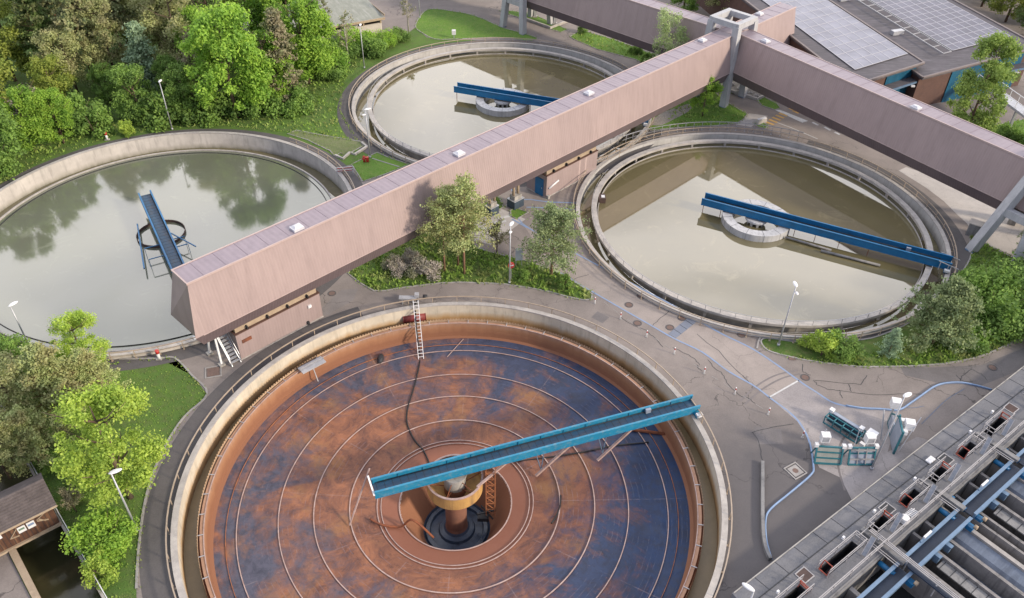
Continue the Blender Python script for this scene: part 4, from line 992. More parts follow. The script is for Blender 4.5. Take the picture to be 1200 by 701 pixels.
def canopy(t, fa, fb, u0, u1, z, dep=1.6):
    d = (fb-fa); n = Vector((d.y, -d.x)).normalized(); a = fa+d*u0+n*dep/2; b2 = fa+d*u1+n*dep/2
    MB().bar((a.x, a.y, z), (b2.x, b2.y, z), dep, .25).build('canopy', 'blue_pale', t)
    MB().bar((a.x, a.y, z+.135), (b2.x, b2.y, z+.135), dep-.3, .03).build('canopy_top', 'roof_felt', t)
    q = a.lerp(b2, .5)+n*.9; MB().box((q.x, q.y, z-.3), (.5, .3, .2)).build('wall_lamp', 'white', t)
canopy(h1, f1a, f1b, .3, 1.25, 3.9)
# second hall, a step lower
g1, g2 = P_(1079, 88, 5.0), P_(1213, 53, 6.1)
dd = (g2-g1)
h2, on2, O2 = hall('further workshop hall with a wide solar field and roof duct rails', [g1, g1+dd, g1+dd+bl, g1+bl], (5.0, 6.1), (5.4, 6.6), None)
s0_ = inv_on(on2, 1118, 62, 5.6); s1_ = inv_on(on2, 1196, 52, 6.2); s2_ = inv_on(on2, 1028, 3, 6.0)
solar(h2, on2, max(.42, s0_[0]), .93, .06, .98, 8, 40, 'solar_dark')
m = MB()
for a in (.30, .37): m.bar(on2(a, .05)+Vector((0, 0, .5)), on2(a, .98)+Vector((0, 0, .5)), .12)
for k in range(30): b2 = .05+k*.031; m.bar(on2(.30, b2)+Vector((0, 0, .5)), on2(.37, b2)+Vector((0, 0, .5)), .1); 
m.build('roof_walkway', 'rail_grey', h2)
for b2 in (.17, .36): p = on2(.24, b2); MB().box((p.x, p.y, p.z+.3), (1.9, .8, .6), R(20)).build('roof_vent', 'galv', h2)
facade(h2, .28, .60, 0, 4.9, g1, g1+dd); facade(h2, .62, .92, 0, 5.6, g1, g1+dd); canopy(h2, g1, g1+dd, .62, 1.0, 3.6)
# service bridge on the right
t = thing('footbridge', 'narrow grey service footbridge with rails at the upper right edge', 'footbridge'); a, b2 = U(1150, 95, 3.2), U(1225, 150, 3.2)
MB().bar(a, b2, 1.6, .3).build('deck', 'galv', t)
dv = (b2-a).normalized(); nv = Vector((-dv.y, dv.x, 0))
for s in (-.8, .8):
    MB().bar(a+nv*s+Vector((0, 0, 1.05)), b2+nv*s+Vector((0, 0, 1.05)), .07).build('handrail', 'white', t)
    for k in range(9): p = a.lerp(b2, k/8)+nv*s; MB().bar(p, p+Vector((0, 0, 1.05)), .06).build('rail_post', 'white', t)
for k in (.15, .6): p = a.lerp(b2, k); MB().bar((p.x, p.y, 0), (p.x, p.y, 3.1), .3).build('support', 'galv', t)
# shed at the top
t = thing('open_shed', 'long low shed with green grey roof and pale walls at the top behind the shrubs', 'shed')
c0, c1 = U(448, 20, 3.0).xy, U(374, 33, 3.0).xy; dx = (c0-c1).normalized(); nx_ = Vector((-dx.y, dx.x)); Lh = 30
org_ = c0; t.location = (c0.x, c0.y, 0); t.rotation_euler = (0, 0, math.atan2(-dx.y, -dx.x))
m = MB(); m.quad([(-.3, .3, 2.95), (-.3, -9, 3.9), (Lh, -9, 3.9), (Lh, .3, 2.95)]); m.quad([(-.3, .3, 2.75), (Lh, .3, 2.75), (Lh, -9, 3.7), (-.3, -9, 3.7)]); m.build('roof', 'shed_roof', t)
m = MB(); m.box((Lh/2, .33, 2.85), (Lh+.6, .14, .34)); m.box((-.33, -4.3, 3.35), (.12, 9, .3)); m.build('fascia', 'wood_light', t)
m = MB(); m.box((Lh/2, -.2, 1.05), (Lh-.6, .25, 2.1)); m.box((.2, -4.4, 1.3), (.25, 8.2, 2.6)); m.box((Lh/2, -8.5, 1.6), (Lh-.6, .25, 3.2)); m.build('wall', 'shed_wall', t)
m = MB(); [m.box((x, -.15, 2.45), (.22, .22, .8)) for x in (.3, 3.2, 6.1, 9, 12, 15, 18)]; m.build('post', 'wood_light', t)
m = MB(); m.box((5, -1.5, 1.6), (2.2, 1.4, 1.4)); m.box((9, -1.6, 1.7), (1.4, 1.2, 1.3)); m.build('stored_crate', 'white', t)

# ------------------------------------------------------------------ settling basins
sw = R(37.4)
t = thing('basin_deck', 'raised concrete walkway deck with slab joints along the rectangular settling basins', 'deck', (BO.x, BO.y, 0), sw)
def bl_(s, tt): return (s, -tt)      # local frame of the basin things: x along, y away negative
beams = [.1, 11.2, 18.75, 26.5, 34.5, 43.2]
pits = [(1.2, 4.1), (6.2, 9.9), (11.7, 13.6), (15.6, 17.6), (19.3, 21.2), (23.3, 25.4), (27.3, 29.9), (34.9, 37), (39, 41), (45, 47)]
holes_ = [[(a, -2.25), (b2, -2.25), (b2, -2.95), (a, -2.95)] for a, b2 in pits]
m = MB(); m.poly([bl_(S0, 4.0), bl_(S1, 4.0), bl_(S1, EDGE(S1)), bl_(0, EDGE(0))]+[(-.1, -1.2), (S0, -1.25)], 1.0, holes_, .0); m.build('slab', 'deckconc', t)
m = MB(); m.box(((S0+S1)/2, -4.06, .5), (S1-S0, .1, 1.06)); m.build('inner_edge', 'concrete_dark', t)
m = MB(); m.bar((-.2, -1.27, 1.012), (50, -2.0, 1.012), .06, .03)
k = 2.2
while k < 48: m.bar((k, -1.27-k*.0146, 1.008), (k-.1, -EDGE(k)-.05, 1.008), .03, .02); k += 2.05
m.build('slab_joint', 'hatch', t)
m = MB(); m.bar((.1, -.07, 1.02), (S1, -EDGE(S1)-.07, 1.02), .07, .04); m.build('edge_strip', 'concrete', t)
for (a, b2) in pits:
    m = MB(); m.box(((a+b2)/2, -2.6, -.6), (b2-a, .7, .04)); 
    for x in (a, b2): m.box((x, -2.6, .2), (.03, .7, 1.6))
    for yv in (-2.25, -2.95): m.box(((a+b2)/2, yv, .2), (b2-a, .03, 1.6))
    m.build('pit', 'dark', t)
def bthing(nm, lb, cat, s, tt, z=1.0, rz=0, grp=None):
    p = B(s, tt); return thing(nm, lb, cat, (p[0], p[1], z), sw+rz, grp)
ordn = ['nearest the bottom edge']+[w_+' from the bottom edge' for w_ in ('second', 'third', 'fourth', 'fifth', 'sixth', 'seventh', 'eighth', 'ninth', 'tenth', 'eleventh')]; chn = 0
vis = [(a, b2) for a, b2 in pits if a < 34]
for i, (a, b2) in enumerate(pits):
    if a > 33 or b2 < 1: continue
    o_ = ordn[i]
    L = b2-a; t = bthing('pit_railing', 'double tube railing round the deck pit %s' % o_, 'railing', a, 2.6, 1.0, 0, 'railings round the deck pits')
    for yv in (-.42, .42):
        m = MB()
        for zz_ in (.55, .95): m.bar((-.2, yv, zz_), (L+.2, yv, zz_), .05)
        for x in (-.2, L/2, L+.2): m.bar((x, yv, 0), (x, yv, .95), .05)
        m.build('side_rail', 'galv_light', t)
    hx = -.2 if (i % 2 == 0) else L+.2
    m = MB()
    for zz_ in (.55, .95): m.bar((hx, -.42, zz_), (hx, .42, zz_), .05)
    m.bar((hx, 0, 0), (hx, 0, .95), .05); m.build('end_rail', 'galv_light', t)
    t = bthing('red_gate_frame', 'orange red frame at the end of the deck pit %s' % o_, 'frame', b2+.05 if i % 2 == 0 else a-.05, 2.6, 1.0, math.pi if i % 2 == 0 else 0, 'orange red frames at the pits')
    m = MB()
    for yv in (-.32, .32): m.bar((-.05, yv, .05), (.3, yv, .8), .06); m.bar((.25, yv, .0), (-.0, yv, .5), .05)
    m.bar((.3, -.32, .8), (.3, .32, .8), .06); m.bar((-.05, -.32, .1), (-.05, .32, .1), .07); m.build('frame', 'orange', t)
for s, tt, lb, mt in ((4.97, 2.0, 'rust brown square hatch on the deck nearest the bottom edge', 'rust_dark'), (14.3, 2.72-.6, 'dark grey square hatch on the deck in the middle', 'hatch'), (22.1, 2.1, 'dark grey square hatch on the deck left of the red frames', 'hatch'), (31.6, 2.3, 'rust brown square hatch on the deck at the upper right', 'rust_dark')):
    t = bthing('deck_hatch', lb, 'hatch', s, tt, 1.0, 0, 'square hatches on the deck')
    MB().box((0, 0, .03), (.86, .76, .03)).build('cover', mt, t)
    m = MB(); [m.box((x, y_, .03), d) for x, y_, d in ((0, .42, (.98, .07, .045)), (0, -.42, (.98, .07, .045)), (.47, 0, (.07, .76, .045)), (-.47, 0, (.07, .76, .045)))]; m.build('frame', 'galv_light', t)
for k, (s, tt) in enumerate(((2.0, 2.05), (9.0, 2.05), (12.7, 2.0), (17.7, 2.05), (25.5, 2.0), (29.0, 1.9))):
    t = bthing('junction_box', 'small white box on a stub beside the railing, %s' % ordn[k], 'box', s, tt-.1, 1.0, 0, 'small white boxes along the deck')
    MB().bar((0, 0, 0), (0, 0, .7), .05).build('stub', 'galv', t); MB().box((0, 0, .78), (.2, .16, .22)).build('case', 'white', t)
t = bthing('deck_plate', 'square white lid on the deck above the dark hatch', 'plate', 21.0, 1.45); MB().box((0, 0, .1), (.75, .42, .12)).build('plate', 'white', t); MB().box((0, 0, .02), (.5, .3, .06)).build('base', 'galv', t)
# oval white lamp head of the pole standing at the deck corner
q = U(877, 688, 7.4); t = thing('street_lamp', 'street lamp whose white oval head shows over the lower left corner of the basin deck', 'street lamp', (q.x, q.y, 0), R(50), 'street lamps about the works')
MB().tube([(0, -.35, 0), (0, -.35, 7.3)], [.09, .05], 10).build('pole', 'galv', t)
m = MB(); m.lathe([(0, .08), (.13, .06), (.17, 0), (.1, -.05), (0, -.06)], 20); o = m.build('lamp_head', 'white', t); o.location = (0, 0, 7.4); o.scale = (1.0, 2.4, 1)
# slanted struts and inner railing
t = bthing('deck_railing', 'long double tube railing on the inner edge of the basin deck', 'railing', S0, 3.85, 1.0)
m = MB()
for zz_ in (.5, .95): m.bar((0, 0, zz_), (S1-S0, 0, zz_), .055)
m.build('rails', 'galv_light', t)
q = None
for k in range(31):
    x = k*2.0+.4
    if q is None: q = MB().bar((0, 0, 0), (0, 0, .95), .05).build('post', 'galv_light', t); q.location = (x, 0, 0)
    else: inst(q, t, (x, 0, 0))
for i, b in enumerate(beams[:5]):
    if i == 0: continue
    for j, (dx, sg) in enumerate(((-1.2, 1), (2.1, 1))):
        if b+dx < 3: continue
        t = bthing('slanted_chute', 'slanted grey chute leaning on the railing, %s' % ordn[2*i-2+j], 'chute', b+dx, 3.35, 1.0, R(12), 'slanted grey chutes by the deck railing')
        MB().bar((-.6, 0, .12), (.55, 0, 1.05), .26, .1).build('trough', 'trough', t)
        m = MB(); m.bar((-.6, .16, .17), (.55, .16, 1.1), .04); m.bar((-.6, -.16, .17), (.55, -.16, 1.1), .04); m.bar((.5, 0, 0), (.5, 0, 1.0), .06); m.build('rim', 'galv_light', t)
    # cross beams with pipes
    t = bthing('cross_beam', 'concrete cross beam between basins with railing bars, %s' % ordn[i-1], 'beam', b, 2.2, 1.0, 0, 'cross beams between the basins')
    MB().box((0, -1.6, .14), (.42, 3.4, .24)).build('beam', 'concrete_dark', t)
    m = MB(); [m.bar((x, .2, .3), (x, -3.2, .3), .05) for x in (-.55, -.75)]; m.bar((-.9, -.2, .5), (.9, -.2, .5), .05); m.build('bars', 'galv_light', t)
    t = bthing('bridge_motor', 'blue drive motor right of the cross beam %s' % ordn[i-1], 'motor', b+.6, 4.6, .55, 0, 'blue drives at the basin edge')
    m = MB(); m.tube([(0, .3, 0), (0, -.9, 0)], .2, 16); m.box((.0, .3, 0), (.5, .3, .45)); m.build('motor', 'blue', t)
    t = bthing('bridge_motor', 'blue drive motor left of the cross beam %s' % ordn[i-1], 'motor', b-.9, 4.6, .55, 0, 'blue drives at the basin edge')
    m = MB(); m.tube([(0, .3, 0), (0, -.9, 0)], .2, 16); m.box((.0, -.6, 0), (.5, .3, .45)); m.build('motor', 'blue', t)
# pipe rack across the basins
t = bthing('pipe_rack', 'rack of three thin pale pipes crossing the basins from the deck to the lower right', 'pipe rack', 11.25, 2.6, 1.0)
for x in (-.14, 0, .14): MB().bar((x, 0, .62), (x, -24, .62), .07).build('pipe', 'galv_light', t)
m = MB(); m.box((0, 0, .56), (.5, .08, .08)); m.bar((0, 0, -.9), (0, 0, .55), .07); q = m.build('bracket', 'galv', t); q.location = (0, -.8, 0)
for k in range(1, 11): inst(q, t, (0, -.8-k*2.2, 0))
MB().box((0, -6, .25), (.55, 5.5, .12)).build('walk_plate', 'blue_deck', t)
# basin body
t = thing('settling_basins', 'rectangular concrete settling basins with long parallel walls in the lower right corner', 'basin', (BO.x, BO.y, 0), sw)
MB().box(((S0+S1)/2, -T1/2-2, -2.6), (S1-S0, T1-3.9, .1)).build('basin_floor', 'sludge_dark', t)
m = MB(); m.box(((S0+S1)/2, -4.18, -.8), (S1-S0, .12, 3.5)); m.build('end_wall', 'concrete_dark', t)
for i, b in enumerate([-5.6]+beams):
    for dx, wd, zt, mt in ((.55, .2, .45, 'basin_wall'), (1.35, .22, .5, 'basin_wall'), (3.3, .24, .5, 'basin_wall'), (4.95, .26, .45, 'basin_wall'), (7.05, .34, .4, 'coping2')):
        MB().box((b+dx, -(4.25+T1)/2, (zt-2.5)/2), (wd, T1-4.3, zt+2.5)).build('basin_dividing_wall', mt, t)
    MB().box((b+2.75, -(6.8+T1)/2, .2), (.82, T1-6.8, .1)).build('cover_slabs', 'concrete_dark', t)
    m = MB(); [m.box((b+2.75, -7.0-k*.78, .255), (.82, .05, .012)) for k in range(24)]; m.build('slab_joint', 'hatch', t)
    m = MB(); m.quad([(b+3.45, -7, -.2), (b+3.45, -T1, -.2), (b+4.8, -T1, -.9), (b+4.8, -7, -.9)]); m.build('sloping_plate', 'basin_plate', t)
    m = MB(); m.quad([(b+5.1, -6.2, -.9), (b+5.1, -T1, -.9), (b+6.0, -T1, -.05), (b+6.0, -6.2, -.05)]); m.quad([(b+6.0, -6.2, -.05), (b+6.0, -T1, -.05), (b+6.85, -T1, .2), (b+6.85, -6.2, .2)]); m.build('sloping_plate', 'basin_plate', t)
    m = MB(); m.box((b+1.9, -(6.5+T1)/2, -.6), (.9, T1-6.5, .1)); m.build('launder', 'concrete_dark', t)
m = MB(); m.poly([B(S0, 4.3), B(S1, 4.3), B(S1, T1), B(S0, T1)][::-1], -1.6); struct(m, 'water', 'water_basin')
# blue travelling bridges over the basins
q = None
for i in range(-1, 4):
    s0_ = (beams[i]+.35) if i >= 0 else -5.2; s1_ = beams[i+1]-.15; L = s1_-s0_
    lbl = 'blue travelling walkway over the basins, %s' % ('lowest, cut by the frame edge' if i == 0 else 'middle one right of the pipe rack' if i == 1 else 'upper one near the right edge' if i == 2 else 'furthest one off the right edge' if i == 3 else 'one off the lower frame edge')
    if i == -1: continue
    t = bthing('travelling_walkway', lbl, 'walkway', s0_, 5.7, .35, 0, 'blue travelling walkways over the basins')
    for yv in (-.48, .48): MB().box((L/2, yv, .35), (L, .14, .62)).build('girder', 'blue_pale', t); MB().box((L/2, yv, .68), (L, .24, .05)).build('flange', 'blue_pale2', t)
    MB().box((L/2, 0, .28), (L-.05, .84, .05)).build('deck', 'blue_deck', t)
    for x in (.35, L-.35):
        MB().box((x, -.78, .15), (.42, .5, .4)).build('end_carriage', 'blue', t)
        MB().tube([(x, -.98, .5), (x, -1.22, .5)], .16, 16).build('buffer', 'wood_light', t)
    for x in (L*.35, L*.55): m = MB(); m.box((x, -.75, .35), (.34, .5, .1)); m.box((x, -.75, .0), (.3, .4, .6)); m.build('sampling_box', 'blue_pale', t)
    MB().box((L*.42, .55, .85), (.9, .14, .22)).build('control_panel', 'white', t); MB().box((L*.42, .52, .65), (1.7, .1, .3)).build('panel_mount', 'blue_pale2', t)
# grate lying by the white cabinet
t = bthing('hose_reel', 'white reel and ladder-like rack standing on the deck between two red frames', 'reel', 14.3, 3.45)
m = MB(); m.lathe([(0, .5), (.3, .5), (.36, .35), (.36, .1), (0, .1)], 20); m.build('reel', 'white', t)
m = MB(); [m.bar((.45+.17*k, .25, .35), (.6+.17*k, -.3, .35), .06) for k in range(5)]; m.bar((.4, 0, .3), (1.4, .1, .3), .05); m.build('rack', 'white', t)

# ------------------------------------------------------------------ hut over the channel
hb = Vector((-34.25, 32.45)); hr = Vector((-31.9, 34.47)); hd = (hr-hb).normalized(); hn = Vector((hd.y, -hd.x)); hang = math.atan2(hd.y, hd.x)
t = thing('sluice_hut', 'small brown boarded hut with old tiled roof bridging the dark channel', 'hut', (hb.x, hb.y, 0), hang)
x0, x1 = -4.5, (hr-hb).length
MB().box(((x0+x1)/2, .06, 1.45), (x1-x0, .12, 2.5)).build('front_wall', 'wood', t)
MB().box((x1-.06, 1.3, 1.45), (.12, 2.4, 2.5)).build('side_wall', 'wood', t)
MB().box(((x0+x1)/2, 2.45, 1.45), (x1-x0, .12, 2.5)).build('back_wall', 'wood', t)
m = MB(); m.box(((x0+x1)/2, -.08, .2), (x1-x0+.1, .2, .18)); m.build('sill_beam', 'wood_light', t)
m = MB(); [m.box((x0+.28*k, -.012, 1.5), (.03, .02, 2.3)) for k in range(1, int((x1-x0)/.28))]; m.build('board_joint', 'dark', t)
m = MB(); e0 = (x0-.2, x1+.35)
m.quad([(e0[0], -.5, 2.55), (e0[1], -.5, 2.55), (e0[1], 1.3, 3.65), (e0[0], 1.3, 3.65)]); m.quad([(e0[0], 1.3, 3.65), (e0[1], 1.3, 3.65), (e0[1], 3.1, 2.55), (e0[0], 3.1, 2.55)])
m.quad([(e0[0], -.5, 2.45), (e0[0], 1.3, 3.55), (e0[1], 1.3, 3.55), (e0[1], -.5, 2.45)])
m.quad([(x1-.02, 0, 2.6), (x1-.02, 2.6, 2.6), (x1-.02, 1.3, 3.5)]); rf = m.build('roof', 'tiles', t)
m = MB()
for k in range(10): f = k/10; m.bar((e0[0], -.5+1.8*f, 2.57+1.1*f), (e0[1], -.5+1.8*f, 2.57+1.1*f), .05, .03)
m.build('tile_course', 'tiles', rf)
m = MB(); m.bar((e0[0], -.56, 2.5), (e0[1], -.56, 2.5), .1, .12); m.build('gutter', 'wood_light', t)
for (x, w_, h_, mt, nm) in ((.95, .5, .42, 'white', 'notice_board'), (1.55, .5, .45, 'sign_blue', 'notice_board')):
    MB().box((x, -.05, 1.45), (w_, .04, h_+.15)).build(nm, 'white', t); MB().box((x, -.075, 1.5), (w_-.12, .012, h_*.45)).build('printed_panel', mt if mt != 'white' else 'sign_green', t)
MB().box((-.45, -.05, 1.75), (.42, .04, .42)).build('notice_board', 'white', t); MB().box((-.45, -.075, 1.78), (.14, .012, .12)).build('printed_panel', 'orange', t)
m = MB(); m.bar((.1, -.06, 1.1), (.65, -.06, 1.7), .09, .05); m.bar((.1, -.06, 1.1), (.65, -.06, 1.0), .09, .05); m.build('timber_bracket', 'wood_light', t); m = MB(); m.bar((1.95, -.06, 1.6), (2.6, -.06, 1.95), .08, .05); m.bar((1.95, -.06, 1.5), (2.6, -.06, 1.15), .08, .05); m.bar((2.1, -.06, 1.6), (2.4, -.06, 1.2), .08, .05); m.build('timber_bracket', 'wood_light', t)
# channel walls and fence
m = MB()
pts = ch+[ch[0]]
for a, b2 in zip(pts, pts[1:]): m.quad([(*a, 0), (*b2, 0), (*b2, -3), (*a, -3)])
tag(m.build('channel_wall', 'basin_wall'), 'dark concrete retaining walls of the water channel below the hut', 'retaining wall')
m = MB(); m.poly(ch, -1.8); struct(m, 'water', 'water_dark')
m = MB(); m.strip([(-40.2, 39.5), (-34.64, 32.64), (-29.3, 27.0), (-28.5, 20)], .45, .25, -.1); tag(m.build('channel_parapet', 'wood_light'), 'pale parapet along the left side of the channel', 'parapet')
m = MB(); m.strip([(-24.0, 26.1), (-32.38, 35.04), (-39, 42.2)], .18, .12, -.1); tag(m.build('channel_edge', 'coping'), 'thin pale edge along the planted bank of the channel', 'channel edge')
t = thing('bank_fence', 'thin white rail fence on the planted bank of the channel', 'fence')
P = [(-24.0, 26.3), (-32.2, 35.1), (-38.9, 42.4)]
for a, b2 in zip(P, P[1:]): MB().bar((*a, .95), (*b2, .95), .05).build('rail', 'white', t)
m = MB()
for a, b2 in zip(P, P[1:]):
    for k in range(6): p = Vector(a).lerp(Vector(b2), k/6); m.bar((p.x, p.y, 0), (p.x, p.y, .95), .05)
m.build('posts', 'white', t)
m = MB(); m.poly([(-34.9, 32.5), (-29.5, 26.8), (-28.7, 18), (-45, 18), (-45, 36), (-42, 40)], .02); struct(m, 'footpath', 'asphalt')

# ------------------------------------------------------------------ lamps
def lamp(px, h, lb, head='single', rz=0, z=0):
    p = U(*px, z); t = thing('street_lamp', lb, 'street lamp', (p.x, p.y, z), rz, 'street lamps about the works')
    MB().tube([(0, 0, 0), (0, 0, h)], [.085, .05], 10).build('pole', 'galv', t); MB().tube([(0, 0, 0), (0, 0, .25)], .13, 10).build('foot', 'galv', t)
    m = MB(); m.lathe([(0, .09), (.13, .07), (.19, 0), (.1, -.05), (0, -.06)], 20); o = m.build('lamp_head', 'white', t); o.location = (.0, .28, h+.02); o.scale = (1.0, 2.3, 1)
    MB().bar((0, 0, h-.05), (0, .2, h), .06).build('arm', 'galv', t)
    if head == 'double':
        o = inst(o, t, (.12, -.28, h-.55)); o.scale = (.8, 1.3, 1)
    return t
lamp((202, 152), 6.5, 'street lamp with white head in front of the wood above the left tank')
lamp((161, 622), 6.4, 'street lamp leaning over the grass beside the lime green tree at lower left', rz=R(-60))
lamp((912, 405), 6.9, 'street lamp with two white heads on the tip of the green peninsula', 'double')
lamp((597, 332), 6.9, 'street lamp with two white heads between the pines and the rounded pine', 'double', R(-20))
lamp((427, 80), 6.4, 'street lamp by the shrubs left of the furthest tank')
lamp((40, 417), 5.7, 'street lamp at the lower left rim of the left tank', rz=R(-30))
lamp((1021, 550), 8.1, 'street lamp rising from behind the boxed frames beside the basins', rz=R(-60))
lamp((1133, 172), 6.3, 'street lamp behind the right gallery near the footbridge')
lamp((492, 21), 6.2, 'street lamp at the corner of the lawn at the top')
t = lamp((434, 185), 6.4, 'street lamp with a long and a short arm between the two left tanks', 'double', R(-60))
# ------------------------------------------------------------------ bollards, barriers, signs, boxes
b0 = None
for px, lb in (((697, 356), 'red and white chain post at the tip of the triangular bed'), ((727, 374), 'red and white chain post, second from the triangular bed'), ((757.5, 395), 'red and white chain post, third from the triangular bed'), ((790, 415), 'red and white chain post below the blue slab strip'), ((825, 438), 'red and white chain post near the right end of the blue bridge'), ((861, 462), 'red and white chain post above the long asphalt crack'), ((900, 486), 'red and white chain post left of the worn slab corner'), ((940, 513), 'red and white chain post on the edge of the worn slab')):
    p = G(*px)
    if b0 is None:
        b0 = thing('chain_post', lb, 'bollard', p, 0, 'red and white chain posts along the road')
        MB().tube([(0, 0, 0), (0, 0, .5)], .045, 10).build('lower_band', 'white', b0); MB().tube([(0, 0, .5), (0, 0, .7)], .05, 10).build('upper_band', 'red', b0); MB().tube([(0, 0, .7), (0, 0, .8)], .048, 10).build('cap', 'white', b0)
        MB().lathe([(0, .05), (.12, .05), (.13, 0)], 16).build('foot', 'kerb', b0)
    else: dup(b0, p, 0, lb)
for px, lb in (((187, 421), 'red and white marker post at the left corner of the lower lawn'), ((126, 164), 'red and white marker post on the grass above the left tank'),):
    t = thing('marker_post', lb, 'marker post', G(*px), 0); MB().tube([(0, 0, 0), (0, 0, .7)], .14, 10).build('body', 'white', t); MB().tube([(0, 0, .7), (0, 0, 1.05)], .16, 10).build('cap', 'red', t); MB().box((0, 0, .05), (.5, .4, .1)).build('foot', 'concrete', t)
t = thing('road_barrier', 'red and white board barrier on the path between the two left tanks', 'barrier', G(405, 205), R(12))
for zz_ in (.95, .6): MB().box((0, 0, zz_), (2.1, .05, .22)).build('board', 'white', t); MB().box((0, -.03, zz_), (1.9, .012, .1)).build('stripe', 'red', t)
for x in (-.9, .9): m = MB(); m.bar((x, -.3, 0), (x, 0, 1.1), .06); m.bar((x, .3, 0), (x, 0, 1.1), .06); m.build('trestle', 'galv', t)
t = th_ = thing('hydrant', 'red hydrant with a red hood at the path fork between the two left tanks', 'hydrant', G(427, 190), .3)
m = MB(); m.tube([(0, 0, 0), (0, 0, 1.0)], .2, 12); m.tube([(-.4, 0, .65), (.4, 0, .65)], .12, 10); m.build('body', 'red', t); m = MB(); m.lathe([(0, 1.25), (.2, 1.15), (.26, 1.0)], 12); m.build('hood', 'red', t)
m = MB(); m.box((.55, 0, .45), (.5, .5, .9)); m.build('cabinet', 'red', t); th_.scale = (.7, .7, .7)
t = thing('concrete_kerbing', 'pale stepped concrete kerb round the dry grass plot between the two left tanks', 'kerb'); m = MB()
m.strip(GP([(393, 183), (402, 187), (410, 180), (416, 182), (430, 173), (424, 168)]), .3, .25, 0); m.build('edging', 'coping', t)
p = G(608, 312); t = thing('information_sign', 'grey white upright sign board beside the middle street lamp', 'sign', p, R(10))
MB().box((0, 0, 1.5), (.75, .06, 1.5)).build('board', 'panel_sign', t); MB().box((0, -.04, 2.1), (.6, .012, .18)).build('heading_strip', 'white', t)
for x in (-.3, .3): MB().bar((x, .06, 0), (x, .06, 2.2), .06).build('post', 'galv', t)
p = G(597.5, 327); t = thing('road_sign', 'round red and white no entry sign on the middle lamp post', 'sign', (p[0]+.12, p[1]-.25), R(20))
m = MB(); m.lathe([(0, .02), (.33, .02), (.33, -.02), (0, -.02)], 24); o = m.build('disc', 'red', t); o.rotation_euler = (R(70), 0, 0); o.location = (0, 0, 1.9); MB().box((0, -.06, 1.9), (.42, .02, .1)).build('white_bar', 'white', t)
MB().bar((0, .05, 0), (0, .05, 2.1), .05).build('post', 'galv', t)
t = thing('cabinet', 'grey cabinet with pale top at the edge of the pale paving right of the tank', 'cabinet', G(1139, 275), R(-35)); MB().box((0, 0, .75), (1.25, 1.0, 1.5)).build('body', 'concrete_dark', t); MB().box((0, 0, 1.53), (1.4, 1.15, .1)).build('lid', 'shed_wall', t)
t = thing('cabinet', 'tall grey cabinet behind the right frame tower foot', 'cabinet', G(1185, 262), R(-35)); MB().box((0, 0, .7), (.8, .8, 1.4)).build('body', 'concrete', t); MB().box((0, 0, 1.43), (.9, .9, .08)).build('lid', 'shed_wall', t)
t = thing('white_box', 'small white box on a stub on the lawn above the furthest tank', 'box', G(532, 45)); MB().bar((0, 0, 0), (0, 0, .7), .1).build('stub', 'galv', t); MB().box((0, 0, 1.0), (.6, .5, .7)).build('case', 'white', t)
t = thing('salt_bin', 'pale half buried block at the corner of the small lawn by the crossing', 'box', G(892, 144), R(30)); MB().box((0, 0, .3), (1.6, .5, .6), 0, (.9, .8)).build('body', 'coping', t); MB().box((0, 0, .63), (1.4, .42, .06)).build('lid', 'white', t)
# low concrete walls round the beds at the top
for pts, lb in (([(612, 22), (645, 34), (665, 26)], 'low pale concrete edging wall round the lawn strip under the top gallery'), ([(853, 107), (887, 118), (898, 112)], 'low grey wall along the gravel bed by the frame tower')):
    m = MB(); m.strip(GP(pts), .3, .4, 0); tag(m.build('low_wall', 'coping'), lb, 'wall')
for px, lb in (((627, 20), 'short concrete post under the top gallery, left one'), ((650, 28), 'short concrete post under the top gallery, right one')):
    t = thing('gallery_prop', lb, 'prop', G(*px)); MB().bar((0, 0, 0), (.1, 0, 3.7), .45).build('shaft', 'tower', t); MB().box((0, 0, .1), (.8, .8, .2)).build('foot', 'concrete', t)
# boulders in the gravel bed
def rock(p, r_, lb):
    m = MB(); rr = random.Random(int(p[0]*100)); m.lathe([(0, r_*.75), (r_*.55, r_*.65), (r_, r_*.2), (r_*.95, -.05)], 7)
    m.v = [(x*rr.uniform(.8, 1.2), y_*rr.uniform(.8, 1.2), z*rr.uniform(.8, 1.15)) for x, y_, z in m.v]; o = m.build('boulder', 'concrete'); o.location = (*p, .03); tag(o, lb, 'boulder', 'boulders in the gravel bed'); return o
for k, px in enumerate(((845, 97), (857, 100), (868, 104), (879, 109), (851, 104), (864, 110), (875, 113), (886, 113))): rock(G(*px), .35+.12*(k % 3), 'grey boulder in the gravel bed by the frame tower, one of eight alike')

